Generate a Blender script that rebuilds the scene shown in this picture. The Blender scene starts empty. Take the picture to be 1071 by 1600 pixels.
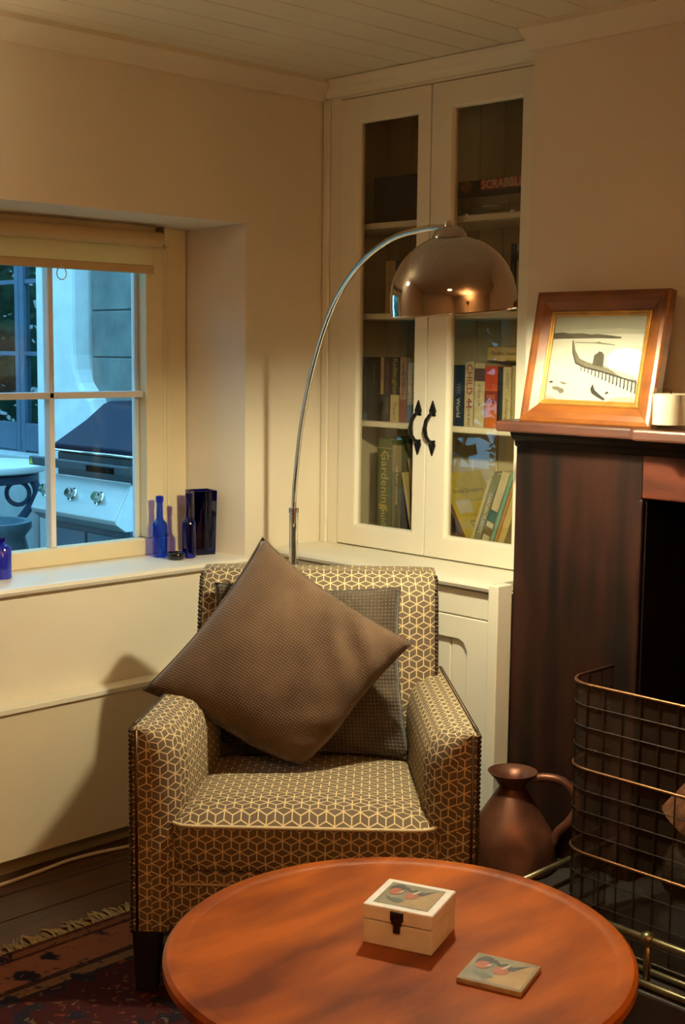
import bpy, bmesh, math, random
from mathutils import Vector, Matrix
random.seed(7)
SC = bpy.context.scene
COL = SC.collection
# ------------------------------------------------------------------ camera
cam_d = bpy.data.cameras.new('camera'); cam = bpy.data.objects.new('camera', cam_d); COL.objects.link(cam)
F_PX = 2050.97; YAW = math.radians(45.54); PIT = math.radians(6.955); ROL = math.radians(0.643)
cam_d.sensor_fit = 'VERTICAL'; cam_d.sensor_height = 36.0; cam_d.lens = F_PX/1600*36.0
cam_d.clip_start = 0.05
fw = Vector((math.cos(PIT)*math.cos(YAW), math.cos(PIT)*math.sin(YAW), -math.sin(PIT)))
r0 = Vector((math.sin(YAW), -math.cos(YAW), 0)); u0 = r0.cross(fw)
rr = r0*math.cos(ROL) + u0*math.sin(ROL); uu = u0*math.cos(ROL) - r0*math.sin(ROL)
cam.matrix_world = Matrix(((rr.x, uu.x, -fw.x, -3.0104), (rr.y, uu.y, -fw.y, -3.1577), (rr.z, uu.z, -fw.z, 1.45), (0, 0, 0, 1)))
SC.camera = cam
# ------------------------------------------------------------------ light and exposure
w = bpy.data.worlds.new('overcast_sky'); SC.world = w; w.use_nodes = True
bg = w.node_tree.nodes['Background']; bg.inputs[0].default_value = (0.22, 0.62, 1.0, 1); bg.inputs[1].default_value = 4.0
SC.view_settings.view_transform = 'Standard'; SC.view_settings.look = 'None'
SC.view_settings.gamma = 1.0; SC.view_settings.use_curve_mapping = False
SC.view_settings.exposure = 0.0
SC.cycles.transparent_max_bounces = 24
LAMP_W = 60.0; LAMP_C = (1.0, 0.92, 0.62)
CEIL_C = (1.0, 0.45, 0.155)

# ------------------------------------------------------------------ materials
MATS = {}
def M(name, base, rough=0.5, metal=0.0, var=0.0, vs=8.0, stretch=(1, 1, 1), bump=0.0, bs=60.0, dark=None, coat=0.0, spec=0.5, sheen=0.0, detail=4):
    m = bpy.data.materials.new(name); m.use_nodes = True; MATS[name] = m
    nt = m.node_tree; N = nt.nodes; L = nt.links; b = N['Principled BSDF']
    b.inputs['Roughness'].default_value = rough; b.inputs['Metallic'].default_value = metal
    b.inputs['Specular IOR Level'].default_value = spec; b.inputs['Coat Weight'].default_value = coat
    b.inputs['Coat Roughness'].default_value = 0.12
    if sheen: b.inputs['Sheen Weight'].default_value = sheen
    tc = N.new('ShaderNodeTexCoord'); mp = N.new('ShaderNodeMapping'); mp.inputs['Scale'].default_value = stretch
    L.new(tc.outputs['Object'], mp.inputs['Vector'])
    nz = N.new('ShaderNodeTexNoise'); nz.inputs['Scale'].default_value = vs; nz.inputs['Detail'].default_value = detail
    L.new(mp.outputs[0], nz.inputs['Vector'])
    cr = N.new('ShaderNodeValToRGB'); L.new(nz.outputs[0], cr.inputs[0])
    dk = dark or tuple(c*(1-var) for c in base)
    cr.color_ramp.elements[0].position = 0.35; cr.color_ramp.elements[1].position = 0.65
    cr.color_ramp.elements[0].color = (*dk, 1); cr.color_ramp.elements[1].color = (*base, 1)
    L.new(cr.outputs[0], b.inputs['Base Color'])
    if bump:
        n2 = N.new('ShaderNodeTexNoise'); n2.inputs['Scale'].default_value = bs; n2.inputs['Detail'].default_value = 3
        L.new(mp.outputs[0], n2.inputs['Vector'])
        bp = N.new('ShaderNodeBump'); bp.inputs['Strength'].default_value = bump; bp.inputs['Distance'].default_value = 0.01
        L.new(n2.outputs[0], bp.inputs['Height']); L.new(bp.outputs[0], b.inputs['Normal'])
    return m
def emit(name, col, st):
    m = bpy.data.materials.new(name); m.use_nodes = True; MATS[name] = m; nt = m.node_tree
    e = nt.nodes.new('ShaderNodeEmission'); e.inputs[0].default_value = (*col, 1); e.inputs[1].default_value = st
    nt.links.new(e.outputs[0], nt.nodes['Material Output'].inputs[0]); return m
def pane_mat(name, tint, ior=1.5, rough=0.0):
    m = bpy.data.materials.new(name); m.use_nodes = True; MATS[name] = m; nt = m.node_tree; N = nt.nodes; L = nt.links
    t = N.new('ShaderNodeBsdfTransparent'); t.inputs[0].default_value = (*tint, 1)
    g = N.new('ShaderNodeBsdfGlossy'); g.inputs['Roughness'].default_value = rough
    lw = N.new('ShaderNodeLayerWeight'); lw.inputs[0].default_value = 0.5
    pw = N.new('ShaderNodeMath'); pw.operation = 'POWER'; L.new(lw.outputs['Facing'], pw.inputs[0]); pw.inputs[1].default_value = 4.0
    F0 = ((ior-1)/(ior+1))**2
    f = N.new('ShaderNodeMath'); f.operation = 'MULTIPLY_ADD'; L.new(pw.outputs[0], f.inputs[0]); f.inputs[1].default_value = 1-F0; f.inputs[2].default_value = F0
    nz = N.new('ShaderNodeTexNoise'); nz.inputs['Scale'].default_value = 5
    bp = N.new('ShaderNodeBump'); bp.inputs['Strength'].default_value = 0.02; L.new(nz.outputs[0], bp.inputs['Height']); L.new(bp.outputs[0], g.inputs['Normal'])
    mx = N.new('ShaderNodeMixShader'); L.new(f.outputs[0], mx.inputs[0]); L.new(t.outputs[0], mx.inputs[1]); L.new(g.outputs[0], mx.inputs[2])
    L.new(mx.outputs[0], N['Material Output'].inputs[0]); return m
plaster = M('cream_plaster', (0.80, 0.72, 0.56), 0.75, var=0.05, vs=3, bump=0.18, bs=14)
plaster_o = M('cream_plaster_smooth', (0.78, 0.70, 0.56), 0.7, var=0.04, vs=3, bump=0.06, bs=12)
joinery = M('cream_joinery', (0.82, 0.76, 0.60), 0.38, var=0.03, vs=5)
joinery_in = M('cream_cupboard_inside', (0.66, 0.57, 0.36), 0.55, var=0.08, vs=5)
sillm = M('sill_paint', (0.80, 0.74, 0.62), 0.28, var=0.03, vs=5)
ceilm = M('ceiling_paint', (0.80, 0.72, 0.55), 0.6, var=0.05, vs=3)
frame_paint = M('window_paint', (0.80, 0.68, 0.42), 0.4, var=0.05, vs=6)
muntin_paint = M('muntin_paint', (0.80, 0.76, 0.70), 0.4, var=0.04, vs=6)
floorm = M('dark_floorboards', (0.10, 0.040, 0.018), 0.38, var=0.55, vs=6, stretch=(0.6, 9, 1), bump=0.1, bs=20)
floor_gap = M('floor_gap', (0.01, 0.007, 0.005), 0.8, var=0.2)
mahog = M('dark_mahogany', (0.030, 0.010, 0.006), 0.45, dark=(0.008, 0.005, 0.004), spec=.22, vs=3.2, stretch=(5, 5, 0.7), bump=0.06, bs=40)
mahog_h = M('mahogany_red', (0.14, 0.026, 0.008), 0.42, dark=(0.065, 0.014, 0.005), vs=3.5, stretch=(5, 0.8, 5), bump=0.05, bs=40)
mantelm = M('mantel_wood', (0.12, 0.042, 0.024), 0.4, dark=(0.055, 0.02, 0.013), vs=4, stretch=(5, 0.8, 5), bump=0.05)
tablem = M('table_wood', (0.42, 0.098, 0.008), 0.30, dark=(0.14, 0.024, 0.002), vs=2.4, stretch=(1.1, 3.6, 1), bump=0.05, bs=30, spec=.28, detail=8)
frame_wood = M('frame_wood', (0.26, 0.085, 0.014), 0.36, dark=(0.14, 0.040, 0.008), vs=5, stretch=(1, 1, 3), coat=0.1)
frame_gold = M('frame_gold_slip', (0.50, 0.27, 0.06), 0.3, metal=0.35, var=0.3, vs=20)
black_iron = M('black_iron', (0.012, 0.010, 0.009), 0.3, metal=0.3, var=0.4, vs=40)
brass = M('aged_brass', (0.24, 0.20, 0.11), 0.36, metal=0.85, var=0.35, vs=25)
copper_wire = M('copper_wire', (0.30, 0.14, 0.06), 0.38, metal=0.9, var=0.3, vs=40)
dark_wire = M('dark_wire', (0.035, 0.020, 0.012), 0.45, metal=0.5, var=0.3, vs=40)
copper = M('worn_copper', (0.30, 0.12, 0.062), 0.42, metal=0.6, dark=(0.12, 0.045, 0.026), vs=7, bump=0.12, bs=9)
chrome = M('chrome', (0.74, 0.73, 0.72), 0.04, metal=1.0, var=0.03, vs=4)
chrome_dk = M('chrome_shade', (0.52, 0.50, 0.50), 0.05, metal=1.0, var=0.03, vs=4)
white_enamel = M('shade_lining', (0.85, 0.82, 0.72), 0.5, var=0.03)
soot = M('soot', (0.009, 0.007, 0.006), 0.95, var=0.4, vs=8, bump=0.2, spec=.05)
hearthm = M('hearth_stone', (0.028, 0.022, 0.018), 0.6, var=0.4, vs=6, bump=0.1)
studm = M('nailhead_bronze', (0.075, 0.045, 0.025), 0.34, metal=0.6, var=0.3, vs=60)
feetm = M('black_feet', (0.008, 0.007, 0.006), 0.5, var=0.2)
piping = M('cream_piping', (0.60, 0.48, 0.28), 0.8, var=0.25, vs=300)
cobalt = pane_mat('cobalt_glass', (0.06, 0.11, 0.80), 1.6)
cobalt_l = pane_mat('cobalt_glass_light', (0.09, 0.28, 1.0), 1.6)
vasem = pane_mat('dark_blue_glass', (0.06, 0.035, 0.50), 1.6)
dishm = M('black_glass', (0.006, 0.005, 0.012), 0.08, var=0.3, coat=0.4)
blind_case = M('blind_casing', (0.62, 0.44, 0.21), 0.5, var=0.05)
white_pl = M('white_plastic', (0.82, 0.74, 0.56), 0.4, var=0.04)
white_wood = M('painted_white_wood', (0.80, 0.76, 0.72), 0.5, var=0.12, vs=30)
candle_wax = M('candle_wax', (0.86, 0.80, 0.66), 0.55, var=0.04)
glass = pane_mat('clear_glass', (0.95, 0.97, 0.96), 1.28)
cab_glass = pane_mat('cabinet_glass', (0.93, 0.92, 0.88), 1.5)
pic_glass = pane_mat('picture_glass', (0.97, 0.97, 0.95), 1.5)
door_glass = pane_mat('door_glass', (0.70, 0.85, 0.85), 1.65)
cablem = M('cream_cable', (0.62, 0.50, 0.32), 0.5, var=0.1)
logm = M('split_log', (0.36, 0.13, 0.05), 0.8, dark=(0.16, 0.06, 0.025), vs=6, stretch=(1, 6, 6), bump=0.4)

def cubes_fabric():
    m = bpy.data.materials.new('tumbling_block_fabric'); m.use_nodes = True; nt = m.node_tree; N = nt.nodes; L = nt.links; b = N['Principled BSDF']
    uv = N.new('ShaderNodeUVMap'); uv.uv_map = 'UVMap'
    W = 0.038; H = W*math.sqrt(3)
    def vm(op, a, bb=None, c=None):
        n = N.new('ShaderNodeVectorMath'); n.operation = op
        for i, x in enumerate((a, bb, c)):
            if x is None: continue
            if isinstance(x, tuple): n.inputs[i].default_value = x
            else: L.new(x, n.inputs[i])
        return n
    def mt(op, a, bb=None, c=None):
        n = N.new('ShaderNodeMath'); n.operation = op
        for i, x in enumerate((a, bb, c)):
            if x is None: continue
            if isinstance(x, (int, float)): n.inputs[i].default_value = x
            else: L.new(x, n.inputs[i])
        return n.outputs[0]
    p = vm('MULTIPLY', uv.outputs[0], (1/W, 1.16/W, 0)).outputs[0]
    h = (0.5, math.sqrt(3)/2, 0.5)
    a = vm('WRAP', p, h, tuple(-x for x in h)).outputs[0]
    p2 = vm('ADD', p, (h[0], h[1], 0)).outputs[0]
    c = vm('WRAP', p2, h, tuple(-x for x in h)).outputs[0]
    la = vm('LENGTH', a).outputs['Value']; lc = vm('LENGTH', c).outputs['Value']
    pick = mt('LESS_THAN', la, lc)
    mx = N.new('ShaderNodeMix'); mx.data_type = 'VECTOR'; L.new(pick, mx.inputs[0]); L.new(c, mx.inputs[4]); L.new(a, mx.inputs[5])
    q = mx.outputs[1]
    d = None
    for ang in (90, 30, 150):
        t = math.radians(ang)
        dd = mt('ABSOLUTE', vm('DOT_PRODUCT', q, (-math.sin(t), math.cos(t), 0)).outputs['Value'])
        d = dd if d is None else mt('MINIMUM', d, dd)
    mr = N.new('ShaderNodeMapRange'); mr.interpolation_type = 'SMOOTHSTEP'
    mr.inputs[1].default_value = 0.022; mr.inputs[2].default_value = 0.052; mr.inputs[3].default_value = 1; mr.inputs[4].default_value = 0
    L.new(d, mr.inputs[0])
    nz = N.new('ShaderNodeTexNoise'); nz.inputs['Scale'].default_value = 900; L.new(uv.outputs[0], nz.inputs['Vector'])
    cr = N.new('ShaderNodeValToRGB'); L.new(nz.outputs[0], cr.inputs[0])
    cr.color_ramp.elements[0].color = (0.085, 0.058, 0.038, 1); cr.color_ramp.elements[1].color = (0.18, 0.135, 0.092, 1)
    mc = N.new('ShaderNodeMix'); mc.data_type = 'RGBA'; L.new(mr.outputs[0], mc.inputs[0]); L.new(cr.outputs[0], mc.inputs[6]); mc.inputs[7].default_value = (0.64, 0.50, 0.27, 1)
    L.new(mc.outputs[2], b.inputs['Base Color']); b.inputs['Roughness'].default_value = 0.85; b.inputs['Specular IOR Level'].default_value = 0.2
    bp = N.new('ShaderNodeBump'); bp.inputs['Strength'].default_value = 0.25; bp.inputs['Distance'].default_value = 0.002
    L.new(mr.outputs[0], bp.inputs['Height']); L.new(bp.outputs[0], b.inputs['Normal'])
    return m
fabric = cubes_fabric()

def weave(name, c0, c1, sx, sy, bumpd=0.0015):
    m = bpy.data.materials.new(name); m.use_nodes = True; nt = m.node_tree; N = nt.nodes; L = nt.links; b = N['Principled BSDF']
    uv = N.new('ShaderNodeUVMap'); uv.uv_map = 'UVMap'
    vals = []
    for i, s in ((0, sx), (1, sy)):
        wv = N.new('ShaderNodeTexWave'); wv.wave_type = 'BANDS'; wv.bands_direction = 'X' if i == 0 else 'Y'
        wv.inputs['Scale'].default_value = s; wv.inputs['Distortion'].default_value = 0.4; L.new(uv.outputs[0], wv.inputs['Vector']); vals.append(wv.outputs['Fac'])
    mu = N.new('ShaderNodeMath'); mu.operation = 'MULTIPLY'; L.new(vals[0], mu.inputs[0]); L.new(vals[1], mu.inputs[1])
    nz = N.new('ShaderNodeTexNoise'); nz.inputs['Scale'].default_value = 9; L.new(uv.outputs[0], nz.inputs['Vector'])
    ad = N.new('ShaderNodeMath'); ad.operation = 'MULTIPLY_ADD'; L.new(mu.outputs[0], ad.inputs[0]); ad.inputs[1].default_value = 0.75; L.new(nz.outputs[0], ad.inputs[2])
    cr = N.new('ShaderNodeValToRGB'); L.new(ad.outputs[0], cr.inputs[0]); cr.color_ramp.elements[0].position = 0.3; cr.color_ramp.elements[1].position = 1.1
    cr.color_ramp.elements[0].color = (*c0, 1); cr.color_ramp.elements[1].color = (*c1, 1)
    L.new(cr.outputs[0], b.inputs['Base Color']); b.inputs['Roughness'].default_value = 0.9; b.inputs['Specular IOR Level'].default_value = 0.15
    b.inputs['Sheen Weight'].default_value = 0.15
    bp = N.new('ShaderNodeBump'); bp.inputs['Strength'].default_value = 0.5; bp.inputs['Distance'].default_value = bumpd
    L.new(mu.outputs[0], bp.inputs['Height']); L.new(bp.outputs[0], b.inputs['Normal'])
    return m
pillow_front_m = weave('brown_basket_weave', (0.050, 0.028, 0.016), (0.135, 0.082, 0.048), 45, 45)
pillow_rear_m = weave('charcoal_ribbed_weave', (0.032, 0.024, 0.017), (0.11, 0.082, 0.055), 32, 32, 0.003)

def rug_material(y0, x1):
    m = bpy.data.materials.new('persian_rug'); m.use_nodes = True; nt = m.node_tree; N = nt.nodes; L = nt.links; b = N['Principled BSDF']
    g = N.new('ShaderNodeNewGeometry'); sp = N.new('ShaderNodeSeparateXYZ'); L.new(g.outputs['Position'], sp.inputs[0])
    def mt(op, a, bb):
        n = N.new('ShaderNodeMath'); n.operation = op
        for i, x in enumerate((a, bb)):
            if isinstance(x, (int, float)): n.inputs[i].default_value = x
            else: L.new(x, n.inputs[i])
        return n.outputs[0]
    dy = mt('SUBTRACT', y0, sp.outputs[1]); dx = mt('SUBTRACT', x1, sp.outputs[0]); d = mt('MINIMUM', dx, dy)
    cr = N.new('ShaderNodeValToRGB'); cr.color_ramp.interpolation = 'CONSTANT'; L.new(mt('MULTIPLY', d, 2.0), cr.inputs[0])
    bands = [(0, (.07, .020, .014)), (.03, (.15, .065, .032)), (.075, (.055, .016, .014)), (.10, (.20, .080, .040)), (.33, (.035, .016, .012)), (.37, (.15, .085, .038)), (.43, (.025, .012, .010)), (.46, (.040, .008, .008))]
    e = cr.color_ramp.elements; e[0].color = (*bands[0][1], 1); e[1].position = bands[1][0]; e[1].color = (*bands[1][1], 1)
    for p, c in bands[2:]: k = e.new(p); k.color = (*c, 1)
    wn_ = N.new('ShaderNodeTexNoise'); wn_.inputs['Scale'].default_value = 24; wn_.inputs['Detail'].default_value = 3; L.new(g.outputs['Position'], wn_.inputs['Vector'])
    wv_ = N.new('ShaderNodeVectorMath'); wv_.operation = 'MULTIPLY_ADD'; L.new(wn_.outputs['Color'], wv_.inputs[0]); wv_.inputs[1].default_value = (.07, .07, 0); L.new(g.outputs['Position'], wv_.inputs[2])
    v1 = N.new('ShaderNodeTexVoronoi'); v1.inputs['Scale'].default_value = 13; L.new(wv_.outputs[0], v1.inputs['Vector'])
    m1 = N.new('ShaderNodeMapRange'); m1.inputs[1].default_value = .30; m1.inputs[2].default_value = .38; m1.inputs[3].default_value = 1; m1.inputs[4].default_value = 0; L.new(v1.outputs['Distance'], m1.inputs[0])
    v2 = N.new('ShaderNodeTexVoronoi'); v2.inputs['Scale'].default_value = 48; L.new(wv_.outputs[0], v2.inputs['Vector'])
    m2 = N.new('ShaderNodeMapRange'); m2.inputs[1].default_value = .25; m2.inputs[2].default_value = .36; m2.inputs[3].default_value = 1; m2.inputs[4].default_value = 0; L.new(v2.outputs['Distance'], m2.inputs[0])
    x1_ = N.new('ShaderNodeMix'); x1_.data_type = 'RGBA'; L.new(m1.outputs[0], x1_.inputs[0]); L.new(cr.outputs[0], x1_.inputs[6]); x1_.inputs[7].default_value = (.012, .011, .018, 1)
    hs = N.new('ShaderNodeValToRGB'); L.new(v2.outputs['Color'], hs.inputs[0]); hs.color_ramp.interpolation = 'CONSTANT'
    hs.color_ramp.elements[0].color = (.02, .018, .025, 1); hs.color_ramp.elements[1].position = .45; hs.color_ramp.elements[1].color = (.17, .042, .018, 1)
    k = hs.color_ramp.elements.new(.7); k.color = (.12, .078, .035, 1)
    f2 = mt('MULTIPLY', m2.outputs[0], .75)
    x2_ = N.new('ShaderNodeMix'); x2_.data_type = 'RGBA'; L.new(f2, x2_.inputs[0]); L.new(x1_.outputs[2], x2_.inputs[6]); L.new(hs.outputs[0], x2_.inputs[7])
    L.new(x2_.outputs[2], b.inputs['Base Color']); b.inputs['Roughness'].default_value = .95; b.inputs['Specular IOR Level'].default_value = .1
    return m

# ------------------------------------------------------------------ mesh helpers
class MB:
    def __init__(s): s.v = []; s.f = []; s.uv = []; s.mi = []; s.cur = 0
    def add(s, vs, fs, uvs=None):
        o = len(s.v); s.v += [tuple(x) for x in vs]
        for i, f in enumerate(fs):
            s.f.append([o+k for k in f]); s.uv.append(uvs[i] if uvs else None); s.mi.append(s.cur)
        return s
    def box(s, x0, x1, y0, y1, z0, z1):
        x0, x1 = sorted((x0, x1)); y0, y1 = sorted((y0, y1)); z0, z1 = sorted((z0, z1))
        return s.add([(x, y, z) for x in (x0, x1) for y in (y0, y1) for z in (z0, z1)],
                     [(0, 1, 3, 2), (4, 6, 7, 5), (0, 4, 5, 1), (2, 3, 7, 6), (0, 2, 6, 4), (1, 5, 7, 3)])
    def tube(s, pts, r, n=8, closed=False, cap=True):
        pts = [Vector(p) for p in pts]; k = len(pts); rs = r if isinstance(r, (list, tuple)) else [r]*k
        vs = []; prev = None
        for i, p in enumerate(pts):
            if closed: t = pts[(i+1) % k]-pts[i-1]
            else: t = pts[min(i+1, k-1)]-pts[max(i-1, 0)]
            t.normalize()
            if prev is None:
                a = Vector((0, 0, 1)) if abs(t.z) < .9 else Vector((1, 0, 0)); nx = t.cross(a).normalized()
            else: nx = (prev-t*prev.dot(t)).normalized()
            prev = nx; ny = t.cross(nx)
            vs += [p+(nx*math.cos(2*math.pi*j/n)+ny*math.sin(2*math.pi*j/n))*rs[i] for j in range(n)]
        fs = []
        for i in range(k if closed else k-1):
            a = i*n; bq = ((i+1) % k)*n
            fs += [(a+j, a+(j+1) % n, bq+(j+1) % n, bq+j) for j in range(n)]
        if cap and not closed: fs += [tuple(range(n))[::-1], tuple((k-1)*n+j for j in range(n))]
        return s.add(vs, fs)
    def lathe(s, prof, n=24, c=(0, 0, 0), mat=None, cap=True):
        vs = []
        for (r, z) in prof: vs += [Vector((r*math.cos(2*math.pi*j/n), r*math.sin(2*math.pi*j/n), z)) for j in range(n)]
        if mat: vs = [mat @ v for v in vs]
        vs = [v+Vector(c) for v in vs]; fs = []
        for i in range(len(prof)-1): fs += [(i*n+j, i*n+(j+1) % n, (i+1)*n+(j+1) % n, (i+1)*n+j) for j in range(n)]
        if cap and prof[0][0] > 1e-6: fs.append(tuple(range(n))[::-1])
        if cap and prof[-1][0] > 1e-6: fs.append(tuple((len(prof)-1)*n+j for j in range(n)))
        return s.add(vs, fs)
    def prism(s, poly, fn, a, b):           # fn(p, q, t) -> xyz ; outline poly (p, q), extruded t from a to b
        n = len(poly)
        return s.add([fn(p, q, a) for p, q in poly]+[fn(p, q, b) for p, q in poly],
                     [tuple(range(n))[::-1], tuple(range(n, 2*n))]+[(i, (i+1) % n, n+(i+1) % n, n+i) for i in range(n)])
    def ball(s, c, r, n=8, m=5):
        pr = [(r*math.sin(math.pi*i/m), -r*math.cos(math.pi*i/m)) for i in range(m+1)]
        return s.lathe(pr, n, c)
    def loft(s, secs, caps=True, uvscale=1.0, swap=False):     # list of closed rings; uvs by arc length
        n = len(secs[0]); secs = [[Vector(p) for p in q] for q in secs]; vs = [p for q in secs for p in q]
        per = [0]
        mid = secs[len(secs)//2]
        for j in range(n): per.append(per[-1]+(mid[(j+1) % n]-mid[j]).length)
        ln = [[0]*(n+1)]
        for i in range(1, len(secs)):
            c_ = [ln[-1][j]+(secs[i][j]-secs[i-1][j]).length for j in range(n)]; ln.append(c_+[c_[0]])
        fs = []; uv = []
        for i in range(len(secs)-1):
            for j in range(n):
                fs.append((i*n+j, i*n+(j+1) % n, (i+1)*n+(j+1) % n, (i+1)*n+j))
                q = [(per[j], ln[i][j]), (per[j+1], ln[i][j+1]), (per[j+1], ln[i+1][j+1]), (per[j], ln[i+1][j])]
                uv.append([(b, a) for a, b in q] if swap else q)
        if caps:
            for idx, rev in ((0, True), (len(secs)-1, False)):
                f = tuple(idx*n+j for j in range(n)); fs.append(f[::-1] if rev else f); uv.append(None)
        return s.add(vs, fs, uv)
    def build(s, name, mats, parent=None, smooth=False, bevel=0.0, seg=2, world=True, sub=0, angle=None):
        if not isinstance(mats, (list, tuple)): mats = [mats]
        me = bpy.data.meshes.new(name); vs = [Vector(v) for v in s.v]
        if parent is not None and world:
            inv = MW[parent.as_pointer()].inverted(); vs = [inv @ v for v in vs]
        o = bpy.data.objects.new(name, me)
        off = Vector((0, 0, 0))
        if parent is None:
            xs = [v.x for v in vs]; ys = [v.y for v in vs]; zs = [v.z for v in vs]
            off = Vector(((min(xs)+max(xs))/2, (min(ys)+max(ys))/2, min(zs))); vs = [v-off for v in vs]
        me.from_pydata([tuple(v) for v in vs], [], s.f)
        for m in mats: me.materials.append(m)
        for i, p in enumerate(me.polygons): p.material_index = s.mi[i]; p.use_smooth = smooth
        ul = me.uv_layers.new(name='UVMap')
        for i, p in enumerate(me.polygons):
            u = s.uv[i]
            for k, li in enumerate(p.loop_indices):
                if u: ul.data[li].uv = u[k]
                else:
                    c = vs[s.f[i][k]]; nn = p.normal; ax = max(range(3), key=lambda t: abs(nn[t]))
                    ul.data[li].uv = ((c.x, c.z) if ax == 1 else (c.y, c.z) if ax == 0 else (c.x, c.y))
        bm = bmesh.new(); bm.from_mesh(me); bmesh.ops.recalc_face_normals(bm, faces=bm.faces); bm.to_mesh(me); bm.free()
        COL.objects.link(o); o.location = off
        if parent is not None: o.parent = parent; MW[o.as_pointer()] = MW[parent.as_pointer()]
        else: MW[o.as_pointer()] = Matrix.Translation(off)
        if bevel:
            b = o.modifiers.new('bevel', 'BEVEL'); b.width = bevel; b.segments = seg; b.limit_method = 'ANGLE'; b.angle_limit = math.radians(40)
        if sub:
            b = o.modifiers.new('sub', 'SUBSURF'); b.levels = sub; b.render_levels = sub
        if angle and smooth:
            b = o.modifiers.new('split', 'EDGE_SPLIT'); b.split_angle = math.radians(angle)
        return o
MW = {}
def thing(name, label, cat, loc=(0, 0, 0), rotz=0.0, group=None, euler=None):
    o = bpy.data.objects.new(name, None); COL.objects.link(o); o.location = loc; o.rotation_euler = euler or (0, 0, rotz)
    o.empty_display_size = 0.05
    MW[o.as_pointer()] = Matrix.Translation(loc) @ o.rotation_euler.to_matrix().to_4x4()
    return tag(o, label, cat, group)
def tag(o, label, cat, group=None):
    o['label'] = label; o['category'] = cat
    if group: o['group'] = group
    return o
def struct(o, label, cat='structure'):
    o['kind'] = 'structure'; o['label'] = label; o['category'] = cat; return o
def clone_part(src, parent, loc):
    c = src.copy(); COL.objects.link(c); c.parent = parent; c.location = loc; return c
def B(x0, x1, y0, y1, z0, z1): return MB().box(x0, x1, y0, y1, z0, z1)
def text(body, size, mat, parent, M4, name='lettering', align='CENTER', squash=1.0, bold=0.0):
    cu = bpy.data.curves.new('t', 'FONT'); cu.body = body; cu.size = size; cu.align_x = align; cu.align_y = 'CENTER'; cu.extrude = 0.0002; cu.resolution_u = 2
    cu.offset = bold
    t = bpy.data.objects.new('t', cu); COL.objects.link(t)
    me = bpy.data.meshes.new_from_object(t.evaluated_get(bpy.context.evaluated_depsgraph_get()))
    bpy.data.objects.remove(t); bpy.data.curves.remove(cu)
    me.transform(M4 @ Matrix.Diagonal((squash, 1, 1, 1))); me.materials.clear(); me.materials.append(mat)
    o = bpy.data.objects.new(name, me); COL.objects.link(o); o.parent = parent; MW[o.as_pointer()] = MW[parent.as_pointer()]
    return o
def frame4(o, X, Y):
    X = Vector(X).normalized(); Y = Vector(Y).normalized(); Z = X.cross(Y)
    return Matrix(((X.x, Y.x, Z.x, o[0]), (X.y, Y.y, Z.y, o[1]), (X.z, Y.z, Z.z, o[2]), (0, 0, 0, 1)))

# ================================================================== SETTING
CZ = 2.305
RX, RY = -5.2, -5.2
# floor
fl = struct(B(RX-.1, .5, RY-.1, .27, -.12, -.022).build('floor', floor_gap), 'dark wide timber board floor', 'floor')
pw = .142; k = 0; y = 0.0; pm = {}
while y > RY:
    y1 = max(y-pw, RY)
    o = B(RX, .3, y1+.0025, y-.0025, -.021, 0).build('plank', floorm, fl, bevel=.002, seg=1); y = y1
# ceiling boards running along the window wall
ce = struct(B(RX-.1, .5, RY-.1, .1, CZ+.02, CZ+.1).build('ceiling', ceilm), 'cream painted boarded ceiling', 'ceiling')
y = 0.0; cw = .128
while y > RY:
    y1 = max(y-cw, RY)
    B(RX, .3, y1+.0012, y-.0012, CZ, CZ+.03).build('board', ceilm, ce, bevel=.0025, seg=1); y = y1
# window wall with splayed opening
def win_wall():
    m = MB(); T = .27
    xa, xb, za, zb = -1.47, -.344, .775, 1.84           # opening on the room side
    xc, xd, zc, zd = -1.40, -.405, .79, 1.825           # opening at the outside
    L0, R0 = RX-.1, .3
    f = [(L0, 0, -.022), (R0, 0, -.022), (R0, 0, CZ+.05), (L0, 0, CZ+.05)]
    i = [(xa, 0, za), (xb, 0, za), (xb, 0, zb), (xa, 0, zb)]
    o = [(L0, T, -.022), (R0, T, -.022), (R0, T, CZ+.05), (L0, T, CZ+.05)]
    j = [(xc, T, zc), (xd, T, zc), (xd, T, zd), (xc, T, zd)]
    fs = []
    for k in range(4):
        n = (k+1) % 4
        fs += [(k, n, 4+n, 4+k), (8+k, 12+k, 12+n, 8+n), (4+k, 4+n, 12+n, 12+k), (k, 8+k, 8+n, n)]
    m.add(f+i+o+j, fs); return m
struct(win_wall().build('wall_left', plaster), 'cream plastered wall with deep window recess', 'wall')
struct(B(.29, .5, .27, -.96, 0, CZ+.05).build('wall_right', plaster_o), 'cream alcove wall behind the bookcase', 'wall')
struct(B(RX-.1, RX, RY-.1, 0, 0, CZ+.05).build('wall_back', plaster_o), 'cream wall behind the viewer', 'wall')
struct(B(RX, .5, RY-.1, RY, 0, CZ+.05).build('wall_front', plaster_o), 'cream wall at the far side of the room', 'wall')
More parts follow.
